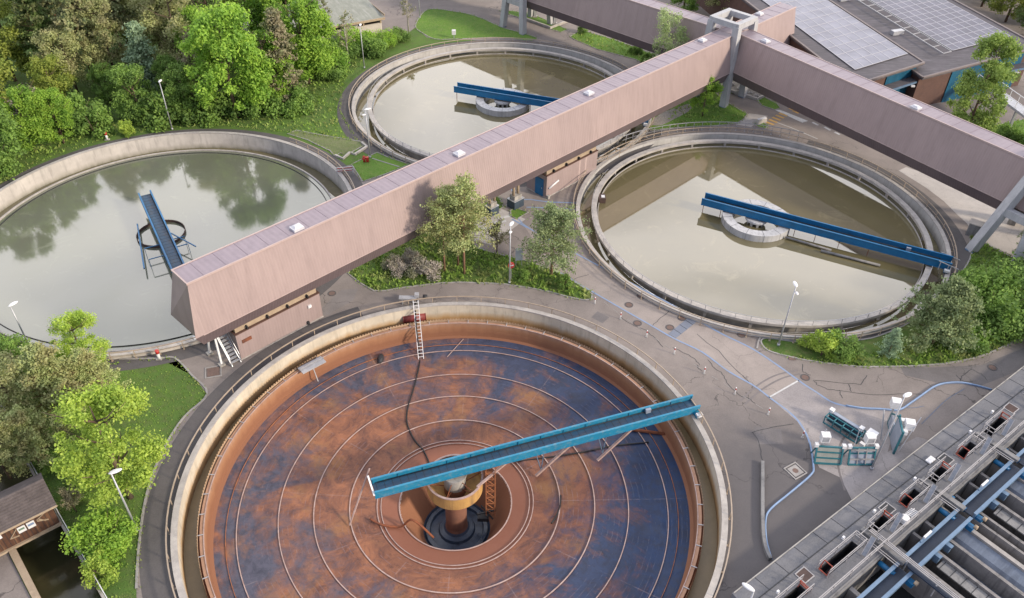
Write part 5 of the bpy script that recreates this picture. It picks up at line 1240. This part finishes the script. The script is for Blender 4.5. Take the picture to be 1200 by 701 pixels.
# ------------------------------------------------------------------ boxed frames beside the basins
def gear(lb, x, y_, rz, kind):
    t = thing('sluice_gate_frame', lb, 'gate frame', (x, y_), rz, 'boxed sluice frames stored by the basins')
    if kind == 'rack':
        m = MB()
        for yv in (-.5, 0, .5):
            for zz_ in (.25, .95): m.bar((-1.5, yv, zz_), (1.5, yv, zz_), .1)
        for x in (-1.5, -.75, 0, .75, 1.5):
            for yv in (-.5, .5): m.bar((x, yv, .2), (x, yv, 1.0), .08)
            m.bar((x, -.5, .95), (x, .5, .95), .08)
        m.build('frame', 'teal', t)
        m = MB(); m.box((0, 0, .6), (2.8, .22, .5)); m.box((0, .3, .6), (2.8, .1, .5)); m.build('gate_leaf', 'blue_deck', t)
        MB().box((0, .28, 1.05), (2.5, .3, .1)).build('cover_strip', 'panel_grey', t)
        for x in (-1.45, 1.2): MB().box((x, .3, 1.15), (.35, .4, .3)).build('gearbox', 'white', t)
        MB().box((2.1, .2, 1.3), (.75, .65, .5)).build('control_box', 'white', t); MB().bar((2.1, .2, 0), (2.1, .2, 1.1), .1).build('box_stand', 'galv', t); MB().box((1.9, -.5, .5), (.4, .3, .25)).build('gearbox', 'white', t)
    elif kind in ('frame', 'grid'):
        m = MB(); zt = 1.5; mt = 'teal' if kind == 'frame' else 'panel_grey'
        for x in (-1.0, 1.0): m.bar((x, 0, .15), (x, .55, zt), .12)
        for f in (0, 1): m.bar((-1.0, .55*f, .15+(zt-.15)*f), (1.0, .55*f, .15+(zt-.15)*f), .12)
        m.bar((-1, .18, .6), (1, .18, .6), .09); m.bar((-1, .37, 1.05), (1, .37, 1.05), .09)
        m.build('frame', 'teal', t)
        m = MB(); m.quad([(-.95, .06, .2), (.95, .06, .2), (.95, .58, zt-.05), (-.95, .58, zt-.05)]); m.build('gate_leaf', 'leaf_beige' if kind == 'frame' else 'panel_grey', t)
        if kind == 'grid':
            m = MB(); [m.bar((x, .0, .2), (x, .52, zt), .06) for x in (-.33, .33)]; [m.bar((-.95, .14*k, .25+k*.36), (.95, .14*k, .25+k*.36), .1) for k in (1, 3)]; m.build('rib', 'galv_light', t)
        m = MB(); m.bar((-1.0, .55, zt), (-1.0, 1.1, 0), .08); m.bar((1.0, .55, zt), (1.0, 1.1, 0), .08); m.build('back_strut', 'teal', t)
        xb = -.55 if kind == 'frame' else .35
        MB().box((xb, .75, 2.35), (.66, .58, .66)).build('control_box', 'white', t); m = MB(); m.box((xb, .455, 2.35), (.5, .012, .5)); m.box((xb+.2, .44, 2.35), (.03, .03, .12)); m.build('box_door', 'galv', t); MB().bar((xb, .75, 0), (xb, .75, 2.0), .12).build('box_stand', 'galv', t)
        for x in (-1.05, 1.05): MB().box((x, .6, 1.6), (.28, .3, .3)).build('gearbox', 'white', t)
        MB().bar((-1.0 if kind == 'frame' else -.7, .65, 1.5), (-.5, 1.1, 2.9), .05).build('spindle', 'galv', t)
    else:
        m = MB(); m.box((0, 0, 1.15), (.16, 1.7, 2.2)); m.build('gate_leaf', 'panel_grey', t)
        m = MB()
        for yv in (-.9, .9): m.bar((0, yv, 0), (0, yv, 2.6), .14)
        m.bar((0, -.9, 2.4), (0, .9, 2.4), .14); m.bar((0, -.9, .2), (0, .9, .2), .14); m.bar((.0, .9, .1), (.0, 2.4, .1), .12); m.bar((.0, .9, 2.4), (.0, 2.4, 1.2), .12); m.bar((0, 2.4, 0), (0, 2.4, 1.2), .12)
        m.build('frame', 'teal', t)
        m = MB(); m.box((0, 1.65, .7), (.12, 1.3, 1.0)); m.build('side_leaf', 'panel_grey', t)
        MB().box((.65, .2, 2.4), (.72, .65, .7)).build('control_box', 'white', t); MB().bar((.65, .2, 0), (.65, .2, 2.1), .12).build('box_stand', 'galv', t)
        MB().box((0, 2.6, 2.2), (.72, .65, .7)).build('control_box', 'white', t); MB().bar((0, 2.6, 0), (0, 2.6, 1.9), .12).build('box_stand', 'galv', t)
        for yv in (-.3, .9): MB().box((.35, yv, 2.0), (.35, .35, .35)).build('gearbox', 'white', t)
        m = MB(); m.bar((-.8, .4, 0), (-1.1, 1.4, 2.4), .07); m.bar((.3, -.9, .5), (1.2, .2, 3.4), .05); m.build('spindle', 'galv', t)
gear('teal rack with stacked gate leaves and white boxes lying apart behind the others', *G(987, 506), R(-47), 'rack')
gear('teal framed beige gate panel with a white box, leftmost by the blue hose', *G(969, 545), R(-3), 'frame')
gear('ribbed grey gate panel with a tall white box, left of the lamp pole', *G(1008, 546), R(2), 'grid')
gear('tall grey upright gate panel with two white boxes, furthest back by the lamp pole', *G(1045, 522), R(-12), 'tall')
# ------------------------------------------------------------------ vegetation
def leafquad(m, p, s, rr, flat=.5, out=None):
    n = Vector((rr.gauss(0, 1), rr.gauss(0, 1), rr.gauss(0, 1)+flat))
    if out is not None: n += out*.9
    n.normalize(); a = n.cross(Vector((rr.gauss(0, 1), rr.gauss(0, 1), rr.gauss(0, 1)))).normalized(); b2 = n.cross(a)
    s1 = s*rr.uniform(.65, 1.25); s2 = s1*rr.uniform(.45, .8)
    m.quad([p-a*s1, p-b2*s2+n*s1*.15, p+a*s1, p+b2*s2+n*s1*.15])
def limbs(m, rr, h, rad, n, r0, z0=.3, crown_r=1.0):
    m.tube([(0, 0, -.1), (rr.uniform(-.1, .1), rr.uniform(-.1, .1), h*.35), (rr.uniform(-.2, .2), rr.uniform(-.2, .2), h*.62), (0, 0, h*.92)], [r0, r0*.75, r0*.5, r0*.12], 7)
    for k in range(n):
        a = 2*math.pi*(k/n)+rr.uniform(-.4, .4); z = h*(z0+(.85-z0)*rr.random()); L = crown_r*rr.uniform(.5, .9)
        d = Vector((math.cos(a), math.sin(a), rr.uniform(.3, .8)))
        m.tube([(0, 0, z), tuple(Vector((0, 0, z))+d*L*.5), tuple(Vector((0, 0, z))+d*L+Vector((0, 0, .2*L)))], [r0*.38, r0*.22, r0*.06], 5)
def mk_decid(seed, h=12, r=4.5, z0=.22, nl=11, leaves=6500, ls=.24, spread=.62, trunk='trunk', leaf='leaf_mid', top=1.0, r0=.26):
    rr = random.Random(seed); t = MB(); limbs(t, rr, h, r, 9, r0, z0+.1, r); tm = t.mesh('trunk', M_[trunk])
    m = MB(); lobes = []
    for k in range(int(nl*5.5)):
        u = rr.uniform(0, 1); zz_ = h*(z0+.06+(1-z0-.1)*u); rad = r*math.sqrt(max(.05, 1-((u-.42)/.66)**2))*top*(1.0 if u < .6 else 1.05-.5*(u-.6))
        a = rr.uniform(0, 2*math.pi); q = rad*(rr.uniform(.25, 1)**.6)*.82
        lobes.append((Vector((q*math.cos(a), q*math.sin(a), zz_)), rr.uniform(.09, .25)*r, rr.uniform(.5, 1.6)))
    wts = [l[1]**2*l[2] for l in lobes]
    for l in rr.choices(lobes, wts, k=int(leaves*1.45)):
        d = Vector((rr.gauss(0, 1), rr.gauss(0, 1), rr.gauss(0, .75))).normalized(); q = l[1]*(rr.uniform(.35, 1.12) if rr.random() < .85 else rr.uniform(1.0, 1.5))
        p = l[0]+d*q
        if p.z < .15: continue
        leafquad(m, p, ls*.78, rr, .5, d)
    return tm, m.mesh('crown', M_[leaf])
def mk_pine(seed, h=12, r=3.2, z0=.35, n=46, tufts=9, per=16, leaf='leaf_pine', trunk='trunk_red', ls=.2, r0=.17, lean=.4, dome=.65):
    rr = random.Random(seed); t = MB(); m = MB(); lx, ly = rr.uniform(-lean, lean), rr.uniform(-lean, lean)
    ax = lambda z: Vector((lx*(z/h)**2, ly*(z/h)**2, z))
    t.tube([ax(-.1+0), ax(h*.3), ax(h*.6), ax(h*.98)], [r0, r0*.8, r0*.5, r0*.1], 7)
    for k in range(n):
        f = (k+rr.random())/n; z = h*(z0+(1-z0)*f); a = k*2.4+rr.uniform(-.5, .5); L = r*(1.05-f)**dome*rr.uniform(.45, 1.1)
        d = Vector((math.cos(a), math.sin(a), rr.uniform(-.12, .35)+.35*f)); p0 = ax(z); p1 = p0+d*L
        t.tube([p0, p0.lerp(p1, .5)+Vector((0, 0, -.06*L)), p1], [r0*.22, r0*.14, r0*.04], 4, False)
        for q in range(tufts):
            g_ = rr.uniform(.35, 1.08); c = p0.lerp(p1, g_)+Vector((rr.gauss(0, .15*L), rr.gauss(0, .15*L), rr.gauss(0.08, .09*L)))
            for _ in range(per):
                leafquad(m, c+Vector((rr.gauss(0, .24), rr.gauss(0, .24), rr.gauss(0, .13))), ls, rr, .6)
    return t.mesh('trunk', M_[trunk]), m.mesh('crown', M_[leaf])
def mk_bush(seed, h=2.4, r=1.8, leaves=2200, ls=.15, leaf='leaf_bright', nl=14, stems=6):
    rr = random.Random(seed); t = MB()
    for k in range(stems):
        a = rr.uniform(0, 6.28); t.tube([(0, 0, -.05), (math.cos(a)*r*.3, math.sin(a)*r*.3, h*.45), (math.cos(a)*r*.62, math.sin(a)*r*.62, h*.85)], [.05, .035, .01], 5)
    m = MB(); lobes = [(Vector((rr.uniform(-.75, .75)*r, rr.uniform(-.75, .75)*r, h*rr.uniform(.18, .8))), r*rr.uniform(.2, .42)) for _ in range(nl*2)]
    lobes = [l for l in lobes if math.hypot(l[0].x, l[0].y) < r*.85*(1.15-l[0].z/h*.55)]
    for l in rr.choices(lobes, [l[1]**2 for l in lobes], k=leaves):
        d = Vector((rr.gauss(0, 1), rr.gauss(0, 1), rr.gauss(0, .8))).normalized(); p = l[0]+d*l[1]*rr.uniform(.3, 1.15)
        if p.z < .03: p.z = rr.uniform(.03, .3)
        leafquad(m, p, ls, rr, .5, d)
    return t.mesh('stems', M_['trunk']), m.mesh('foliage', M_[leaf])
def mk_bare(seed, h=9, r=2.0, leaf='leaf_brown', leaves=700, trunk='trunk_pale', r0=.14, ls=.13, nb=26):
    rr = random.Random(seed); t = MB(); m = MB(); t.tube([(0, 0, -.1), (.1, .05, h*.5), (0, .1, h)], [r0, r0*.6, r0*.08], 7)
    for k in range(nb):
        z = h*rr.uniform(.25, .95); a = rr.uniform(0, 6.28); L = r*rr.uniform(.4, 1)*(1.2-z/h); d = Vector((math.cos(a), math.sin(a), rr.uniform(.5, 1.2)))
        p0 = Vector((0, 0, z)); p1 = p0+d*L; t.tube([p0, p1], [r0*.3, r0*.06], 4, False)
        for _ in range(4):
            g_ = rr.uniform(.4, 1); c = p0.lerp(p1, g_); e = c+Vector((rr.gauss(0, .3), rr.gauss(0, .3), rr.uniform(.1, .5)))*L*.6; t.tube([c, e], [r0*.1, r0*.03], 3, False)
            for _ in range(leaves//(nb*4)): leafquad(m, c.lerp(e, rr.random())+Vector((rr.gauss(0, .12), rr.gauss(0, .12), rr.gauss(0, .12))), ls, rr)
    return t.mesh('trunk', M_[trunk]), m.mesh('crown', M_[leaf])
TM = {
 'bright': mk_decid(1, 13, 5.0, .10, 14, 12000, .24, leaf='leaf_bright'),
 'bright2': mk_decid(2, 12, 4.6, .14, 13, 10000, .24, leaf='leaf_bright'),
 'lime': mk_decid(3, 11, 3.9, .18, 12, 13000, .155, leaf='leaf_lime'),
 'mid': mk_decid(4, 9, 4.2, .08, 12, 7500, .23, leaf='leaf_mid'),
 'midb': mk_decid(5, 10, 4.4, .10, 12, 7500, .23, leaf='leaf_mid'),
 'dark': mk_decid(6, 12, 4.2, .12, 12, 6000, .25, leaf='leaf_dark'),
 'olive': mk_decid(7, 15, 4.6, .2, 11, 7500, .24, leaf='leaf_olive'),
 'olive2': mk_decid(8, 9.5, 4.2, .22, 9, 7000, .18, leaf='leaf_olive', r0=.2),
 'pale': mk_decid(9, 8.5, 2.9, .18, 10, 4200, .13, leaf='leaf_pale', trunk='trunk_pale', r0=.13),
 'green1': mk_decid(10, 15.5, 3.8, .14, 14, 12000, .20, leaf='leaf_limemid', r0=.2),
 'pineA': mk_pine(11, 17, 3.6, .38, 60, 9, 14, 'leaf_pine', ls=.24, r0=.24),
 'pineB': mk_pine(12, 16, 3.3, .30, 60, 9, 14, 'leaf_dark', ls=.24, r0=.24),
 'pineC': mk_pine(13, 10.3, 3.0, .34, 40, 8, 17, 'leaf_olivepine', ls=.115, r0=.13, dome=.5),
 'pineD': mk_pine(14, 7.4, 3.4, .26, 48, 11, 20, 'leaf_pinefresh', ls=.11, r0=.16, lean=.2, dome=.42),
 'pineE': mk_pine(15, 7.5, 4.4, .10, 64, 12, 22, 'leaf_pinefresh', ls=.15, r0=.2),
 'pineF': mk_pine(16, 10, 4.0, .16, 66, 11, 20, 'leaf_olivepine', ls=.15, r0=.2),
 'brown': mk_pine(17, 11, 2.7, .08, 60, 10, 14, 'leaf_brown', ls=.2, r0=.15),
 'blue': mk_pine(18, 7.5, 2.3, .05, 50, 9, 14, 'leaf_greyblue', ls=.17, r0=.12),
 'small': mk_decid(19, 5.4, 2.1, .14, 9, 3400, .13, leaf='leaf_bright', r0=.1),
 'bush': mk_bush(20, 4.0, 3.4, 9000, .145, 'leaf_bright', 18),
 'bushmid': mk_bush(21, 3.8, 3.3, 5600, .19, 'leaf_mid', 18),
 'shrub': mk_bush(22, 2.8, 1.5, 2600, .11, 'leaf_lime', 12),
 'shrubmid': mk_bush(23, 2.6, 1.6, 2600, .12, 'leaf_mid', 12),
 'grey': mk_bush(24, 2.2, 1.9, 4200, .085, 'leaf_grey', 14, 10),
 'big': mk_bush(25, 5.2, 4.2, 11000, .17, 'leaf_mid', 26),
 'bare': mk_bare(26, 8.5, 2.2),
 'bare2': mk_bare(27, 4.2, 2.0, 'leaf_brown', 2200, 'trunk', .09, .09, 40),
 'yel': mk_decid(28, 11, 4.6, .12, 12, 8000, .23, leaf='leaf_yel'),
}
TC = {}
def plant(kind, name, px, scale, lb, cat='tree', rz=None, grp=None, hscale=None):
    p = G(*px) if px[1] > -60 else px; tm, cm = TM[kind]
    rz = rnd.uniform(0, 6.28) if rz is None else rz
    t = thing(name, lb, cat, p, rz, grp); t.scale = (scale, scale, hscale or scale*(1.2 if name == 'birch_tree' else 1))
    for me in (tm, cm):
        o = bpy.data.objects.new(me.name.split('.')[0], me); COL.objects.link(o); o.parent = t
    return t
W_ = 'trees of the wood at the upper left'
# front row of the wood, left to right
for kind, nm, px, s, lb, cat in (
 ('mid', 'broadleaf_tree', (2, 205), 1.0, 'mid green bushy tree at the left frame edge above the left tank', 'tree'),
 ('bright2', 'broadleaf_tree', (42, 178), .72, 'low light green tree bulging over the grass above the left tank', 'tree'),
 ('bright', 'broadleaf_tree', (75, 168), .55, 'rounded light green tree right of the bulging one above the left tank', 'tree'),
 ('grey', 'bare_bush', (25, 140), 2.2, 'grey brown bare bush behind the light green trees at the left', 'bush'),
 ('yel', 'broadleaf_tree', (-12, 150), 1.15, 'tall yellow green tree cut by the left frame edge', 'tree'),
 ('shrubmid', 'shrub', (112, 158), 1.5, 'dull green shrub in the gap left of the first lamp', 'shrub'),
 ('shrub', 'shrub', (148, 160), .8, 'small yellow green shrub on the grass left of the first lamp', 'shrub'),
 ('mid', 'broadleaf_tree', (165, 138), .78, 'dark leafy low tree directly left of the first lamp', 'tree'),
 ('bushmid', 'bush', (200, 140), 1.25, 'dark green bush behind the first lamp', 'bush'),
 ('midb', 'broadleaf_tree', (222, 138), .72, 'low mid green tree right of the first lamp', 'tree'),
 ('bushmid', 'bush', (252, 136), 1.1, 'mid green bush at the foot of the big bright tree', 'bush'),
 ('bright', 'broadleaf_tree', (278, 138), 1.12, 'biggest bright green tree of the wood, in the middle', 'tree'),
 ('bushmid', 'bush', (305, 132), 1.0, 'mid green bush below the right side of the big bright tree', 'bush'),
 ('brown', 'conifer', (335, 118), 1.1, 'brownish conifer wedged between the two bright green trees', 'tree'),
 ('bright2', 'broadleaf_tree', (362, 98), 1.05, 'bright green tree at the right end of the wood', 'tree'),
 ('bright2', 'broadleaf_tree', (345, 72), 1.1, 'bright green tree behind the right end tree of the wood', 'tree'),
 ('blue', 'conifer', (175, 108), 1.25, 'small blue green conifer standing free in the middle of the wood', 'tree'),
 ('olive', 'broadleaf_tree', (220, 98), 1.0, 'tall pale olive tree left of the big bright tree', 'tree'),
 ('brown', 'conifer', (240, 118), .85, 'brown green conifer between the olive tree and the big bright tree', 'tree'),
 ('pineA', 'pine_tree', (112, 100), .98, 'tall pine with long reddish bare trunk in the middle of the wood', 'tree'),
 ('pineA', 'pine_tree', (148, 78), 1.0, 'tall pine right behind the reddish trunked pine', 'tree'),
 ('pineB', 'pine_tree', (62, 98), .95, 'dark thin pine behind the light green trees at the left', 'tree'),
 ('olive2', 'broadleaf_tree', (92, 112), 1.0, 'olive green loose tree left of the reddish pine trunk', 'tree'),
 ('bare', 'bare_tree', (45, 76), 1.1, 'pale forked bare trunk in the left part of the wood', 'tree'),
 ('yel', 'broadleaf_tree', (18, 95), 1.05, 'yellow green tree near the left frame edge, second row', 'tree'),
 ('midb', 'broadleaf_tree', (130, 120), .55, 'low dull green tree in the dark gap of the wood', 'tree'),
 ('dark', 'broadleaf_tree', (75, 60), 1.0, 'dark tree in the third row at the left', 'tree'),
 ('olive', 'broadleaf_tree', (190, 62), 1.05, 'pale olive tree in the third row behind the blue conifer', 'tree'),
 ('dark', 'broadleaf_tree', (255, 72), 1.1, 'dark tree behind the big bright tree, left side', 'tree'),
 ('bright', 'broadleaf_tree', (300, 66), 1.0, 'bright green tree behind the big bright one', 'tree'),
 ('pineB', 'pine_tree', (120, 50), 1.1, 'dark pine in the back row at the top, left of centre of the wood', 'tree'),
 ('yel', 'broadleaf_tree', (40, 30), 1.1, 'yellow green tree in the back row at the upper left corner', 'tree'),
 ('olive', 'broadleaf_tree', (5, 45), 1.0, 'pale olive tree in the upper left corner', 'tree'),
 ('pineB', 'pine_tree', (170, 20), 1.0, 'dark pine in the back row above the blue conifer', 'tree'),
 ('dark', 'broadleaf_tree', (220, 25), 1.0, 'dark tree in the back row above the olive tree', 'tree'),
 ('dark', 'broadleaf_tree', (275, 20), .95, 'dark tree in the back row above the big bright tree', 'tree'),
 ('midb', 'broadleaf_tree', (318, 22), .9, 'mid green tree in the back row left of the shed', 'tree'),
 ('yel', 'broadleaf_tree', (70, 130), .7, 'yellow green low tree behind the rounded light green tree at the left', 'tree'),
 ('olive', 'broadleaf_tree', (138, 98), .8, 'pale olive tree between the two tall reddish pines', 'tree'),
 ('pineA', 'pine_tree', (85, 78), 1.0, 'tall green pine left of the reddish trunked pine, second row', 'tree'),
 ('midb', 'broadleaf_tree', (205, 118), .62, 'mid green tree rising behind the first lamp', 'tree'),
 ('bright2', 'broadleaf_tree', (318, 122), .85, 'bright green tree closing the gap right of the big bright tree', 'tree'),
 ('bright', 'broadleaf_tree', (248, 98), .85, 'bright green tree at the left shoulder of the big bright tree', 'tree'),
 ('bush', 'bush', (378, 84), 1.1, 'bright bush closing the right end of the wood', 'bush'),
 ('bushmid', 'bush', (345, 128), .9, 'mid green bush at the foot of the brownish conifer', 'bush'),
 ('bushmid', 'bush', (92, 150), 1.2, 'mid green bush in front of the pines at the left', 'bush'),
 ('yel', 'broadleaf_tree', (150, 52), .9, 'yellow green tree in the third row above the blue conifer', 'tree'),
 ('olive2', 'broadleaf_tree', (205, 80), 1.2, 'olive tree right of the blue green conifer', 'tree'),
 ('dark', 'broadleaf_tree', (95, -15), 1.1, 'dark tree beyond the top edge of the picture at the left', 'tree'),
 ('olive', 'broadleaf_tree', (20, -15), 1.1, 'olive tree beyond the upper left corner', 'tree'),
 ('pineA', 'pine_tree', (150, -20), 1.0, 'pine beyond the top edge above the blue conifer', 'tree'),
 ('dark', 'broadleaf_tree', (215, -25), 1.0, 'dark tree beyond the top edge above the olive tree', 'tree'),
 ('dark', 'broadleaf_tree', (-45, 90), 1.1, 'dark tree beyond the left frame edge', 'tree'),
 ('midb', 'broadleaf_tree', (-60, 190), 1.1, 'mid green tree beyond the left frame edge by the left tank', 'tree'),
 ('dark', 'broadleaf_tree', (-50, 10), 1.1, 'dark tree beyond the upper left frame corner', 'tree')):
    plant(kind, nm, px, s, lb, cat, None, W_ if cat == 'tree' else None)
# shrubs and bare trees by the shed and the furthest tank
for kind, nm, px, s, lb, cat in (
 ('bare', 'bare_tree', (409, 74), 1.0, 'pale bare tree left of the lamp by the shed', 'tree'),
 ('bare', 'bare_tree', (384, 48), .9, 'thin bare tree in front of the shed roof', 'tree'),
 ('bare', 'bare_tree', (479, 40), .95, 'thin bare tree by the path beyond the shrubs', 'tree'),
 ('bushmid', 'bush', (398, 72), 1.0, 'mid green bush at the foot of the pale bare tree', 'bush'),
 ('bush', 'bush', (420, 58), .95, 'bright green bush below the shed wall', 'bush'),
 ('bushmid', 'bush', (438, 62), .85, 'mid green bush right of the lamp by the shed', 'bush'),
 ('bush', 'bush', (452, 54), .65, 'rounded bright bush in the middle of the shed shrubs', 'bush'),
 ('bushmid', 'bush', (468, 48), .6, 'small bush at the right end of the shed shrubs', 'bush'),
 ('bushmid', 'bush', (388, 92), .7, 'low bush at the edge of the lawn left of the lamp', 'bush'),
 ('pale', 'birch_tree', (774, 104), 1.1, 'pale feathery birch behind the long gallery left of the frame tower', 'tree'),
 ('midb', 'broadleaf_tree', (800, 18), .75, 'mid green tree behind the top gallery, left of two', 'tree'),
 ('olive2', 'broadleaf_tree', (845, 25), .85, 'olive green tree directly behind the frame tower', 'tree'),
 ('midb', 'broadleaf_tree', (868, 8), .75, 'mid green tree between the frame tower and the solar hall', 'tree'),
 ('bushmid', 'bush', (690, 20), .6, 'small bush behind the top gallery', 'bush'),
 ('green1', 'broadleaf_tree', (1124, 175), .98, 'tall fresh green tree in front of the solar halls', 'tree'),
 ('small', 'small_tree', (823, 136), 1.05, 'small fresh green tree at the foot of the frame tower', 'tree'),
 ('pineC', 'pine_tree', (521, 318), .9, 'slender pine with bare trunk, left of the central trio', 'tree'),
 ('pineC', 'pine_tree', (544, 321), 1.04, 'tallest slender pine, right of the central trio', 'tree'),
 ('pineC', 'pine_tree', (537, 311), .88, 'slender pine at the back of the central trio', 'tree'),
 ('pineD', 'pine_tree', (646, 323), 1.0, 'rounded pine standing alone right of the middle lamp', 'tree'),
 ('grey', 'bare_bush', (463, 318), .8, 'grey twiggy bush at the left of the triangular bed', 'bush'),
 ('grey', 'bare_bush', (497, 323), .95, 'grey twiggy bush beside the pine trunks', 'bush'),
 ('grey', 'bare_bush', (482, 308), .7, 'small grey bush behind the other two in the triangular bed', 'bush'),
 ('bare2', 'bare_bush', (582, 296), .9, 'reddish brown bare bush between the pines and the middle lamp', 'bush'),
 ('shrubmid', 'shrub', (660, 336), .55, 'low green shrub at the foot of the rounded pine', 'shrub'),
 ('shrubmid', 'shrub', (612, 328), .5, 'low green shrub right of the middle lamp foot', 'shrub'),
 ('shrub', 'shrub', (945, 409), .6, 'slender yellow green shrub near the lamp on the peninsula', 'shrub'),
 ('shrub', 'shrub', (962, 417), 1.0, 'yellow green shrub on the peninsula, left of the pair', 'shrub'),
 ('shrubmid', 'shrub', (984, 416), 1.1, 'mid green shrub on the peninsula, right of the pair', 'shrub'),
 ('blue', 'conifer', (1040, 417), .42, 'small blue green conifer at the left foot of the wide pine', 'tree'),
 ('pineE', 'pine_tree', (1093, 402), .86, 'wide dark olive pine overlapping the rim of the right tank', 'tree'),
 ('big', 'bush', (1160, 372), 1.0, 'large rounded green bush right of the wide pine', 'bush'),
 ('big', 'bush', (1205, 345), 1.0, 'large green bush at the right frame edge below the tower', 'bush'),
 ('big', 'bush', (1210, 388), .8, 'large green bush at the right frame edge by the road', 'bush'),
 ('bushmid', 'bush', (1143, 345), .75, 'green bush reaching over the dark path of the right tank', 'bush'),
 ('bushmid', 'bush', (1130, 405), .62, 'low green bush between the wide pine and the large bushes', 'bush'),
 ('pale', 'broadleaf_tree', (1196, 312), .62, 'sparse pale green young tree beside the right frame tower', 'tree'),
 ('bushmid', 'bush', (1183, 160), .5, 'low green bush behind the right gallery near the lamp', 'bush'),
 ('bushmid', 'bush', (1210, 172), .6, 'green bush at the right frame edge behind the gallery', 'bush'),
 ('lime', 'broadleaf_tree', (108, 440), .60, 'lime green tree overlapping the lower rim of the left tank', 'tree'),
 ('pineF', 'pine_tree', (82, 500), .82, 'wide olive pine left of the lower lawn', 'tree'),
 ('pineF', 'pine_tree', (120, 480), .62, 'smaller olive pine behind the lime trees by the lawn', 'tree'),
 ('olive2', 'broadleaf_tree', (28, 500), .75, 'grey olive tree left of the wide pine', 'tree'),
 ('midb', 'broadleaf_tree', (28, 455), .55, 'mid green tree at the left edge below the left tank', 'tree'),
 ('pineB', 'pine_tree', (-28, 470), .65, 'dark pine cut by the left frame edge beside the left tank', 'tree'),
 ('olive2', 'broadleaf_tree', (12, 560), .62, 'blossoming pale grey tree above the dark channel water', 'tree'),
 ('pineF', 'pine_tree', (50, 548), .6, 'olive pine directly above the hut roof', 'tree'),
 ('lime', 'broadleaf_tree', (153, 583), .96, 'big lime green tree behind the lower left lamp', 'tree'),
 ('bush', 'bush', (128, 640), .72, 'bright green rounded bush beside the lower left lamp', 'bush'),
 ('shrub', 'shrub', (124, 676), .85, 'small lime green shrub below the rounded bush', 'shrub'),
 ('shrubmid', 'shrub', (95, 575), .8, 'dark green shrub behind the hut', 'shrub'),
 ('shrubmid', 'shrub', (75, 545), .9, 'dark green undergrowth shrub between the hut and the olive pines', 'shrub'),
 ('bare2', 'bare_bush', (90, 600), .6, 'thin bare bush on the bank right of the hut', 'bush'),
 ('bushmid', 'bush', (760, 74), .45, 'round dark bush at the end of the grass strip by the birch', 'bush'),
 ('shrubmid', 'shrub', (683, 39), .6, 'small shrub at the start of the grass strip under the top gallery', 'shrub'),
 ('bushmid', 'bush', (745, 62), .35, 'low bush on the grass strip under the top gallery', 'bush')):
    plant(kind, nm, px, s, lb, cat)
# wood beyond the halls
for k, (u, v, kd, s) in enumerate(((1150, 8, 'dark', 1.0), (1178, 26, 'yel', 1.0), (1205, 42, 'dark', 1.1), (1232, 60, 'midb', 1.1), (1125, -12, 'yel', 1.0), (1170, -5, 'dark', 1.1), (1200, 8, 'olive', 1.0), (1230, 30, 'dark', 1.1), (1262, 62, 'dark', 1.1))):
    plant(kd, 'broadleaf_tree', (u, v), s*.85, ('dark', 'yellowish', 'shaded')[k % 3]+' tree beyond the solar roofs, number %d along the row from the left' % (k+1), 'tree', None, 'trees beyond the solar halls')

# grass tufts on the lawns
def inside(p, poly):
    c = False; n = len(poly)
    for i in range(n):
        a, b2 = poly[i], poly[i-1]
        if (a[1] > p[1]) != (b2[1] > p[1]) and p[0] < (b2[0]-a[0])*(p[1]-a[1])/(b2[1]-a[1])+a[0]: c = not c
    return c
rg = random.Random(5); m = MB()
for pts, tall in BEDS:
    xs_ = [p[0] for p in pts]; ys_ = [p[1] for p in pts]; area = (max(xs_)-min(xs_))*(max(ys_)-min(ys_))
    far = sum(ys_)/len(ys_) > 75
    n = int(min(area*(5 if far else 12)*(1.3 if tall else 1), 16000))
    for _ in range(n):
        p = (rg.uniform(min(xs_), max(xs_)), rg.uniform(min(ys_), max(ys_)))
        if not inside(p, pts) or math.hypot(p[0]-CL_[0], p[1]-CL_[1]) < 22.7 or math.hypot(p[0]-CT[0], p[1]-CT[1]) < 22.7 or math.hypot(p[0]-CF[0], p[1]-CF[1]) < 22.8 or math.hypot(p[0]-CR[0], p[1]-CR[1]) < 22.2 and pts is not b_tri: continue
        h = rg.uniform(.08, .2)*(2.0 if rg.random() < .5 else 1) if tall else rg.uniform(.05, .11)
        for _k in range(2 if not far else 1):
            a = rg.uniform(0, 6.28); w2 = h*.5; dx_, dy_ = math.cos(a)*w2, math.sin(a)*w2; lx_, ly_ = rg.gauss(0, h*.4), rg.gauss(0, h*.4)
            m.quad([(p[0]-dx_, p[1]-dy_, .02), (p[0]+dx_, p[1]+dy_, .02), (p[0]+lx_, p[1]+ly_, h+.03)])
for pts, tall in BEDS:
    P = list(pts)
    for a, b2 in zip(P, P[1:]+P[:1]):
        L = math.hypot(a[0]-b2[0], a[1]-b2[1])
        if L > 14: continue
        for _ in range(int(L*9)):
            f = rg.random(); q = (a[0]+(b2[0]-a[0])*f+rg.gauss(0, .12), a[1]+(b2[1]-a[1])*f+rg.gauss(0, .12)); h = rg.uniform(.05, .16)
            if math.hypot(q[0]-CF[0], q[1]-CF[1]) < 21 or math.hypot(q[0]-CR[0], q[1]-CR[1]) < 21: continue
            an = rg.uniform(0, 6.28); m.quad([(q[0]-math.cos(an)*h*.6, q[1]-math.sin(an)*h*.6, .02), (q[0]+math.cos(an)*h*.6, q[1]+math.sin(an)*h*.6, .02), (q[0]+rg.gauss(0, .06), q[1]+rg.gauss(0, .06), h+.06)])
tag(m.build('grass_tufts', 'leaf_grass'), 'green grass blades growing all over the lawns and planted beds', 'grass', None, 'stuff')
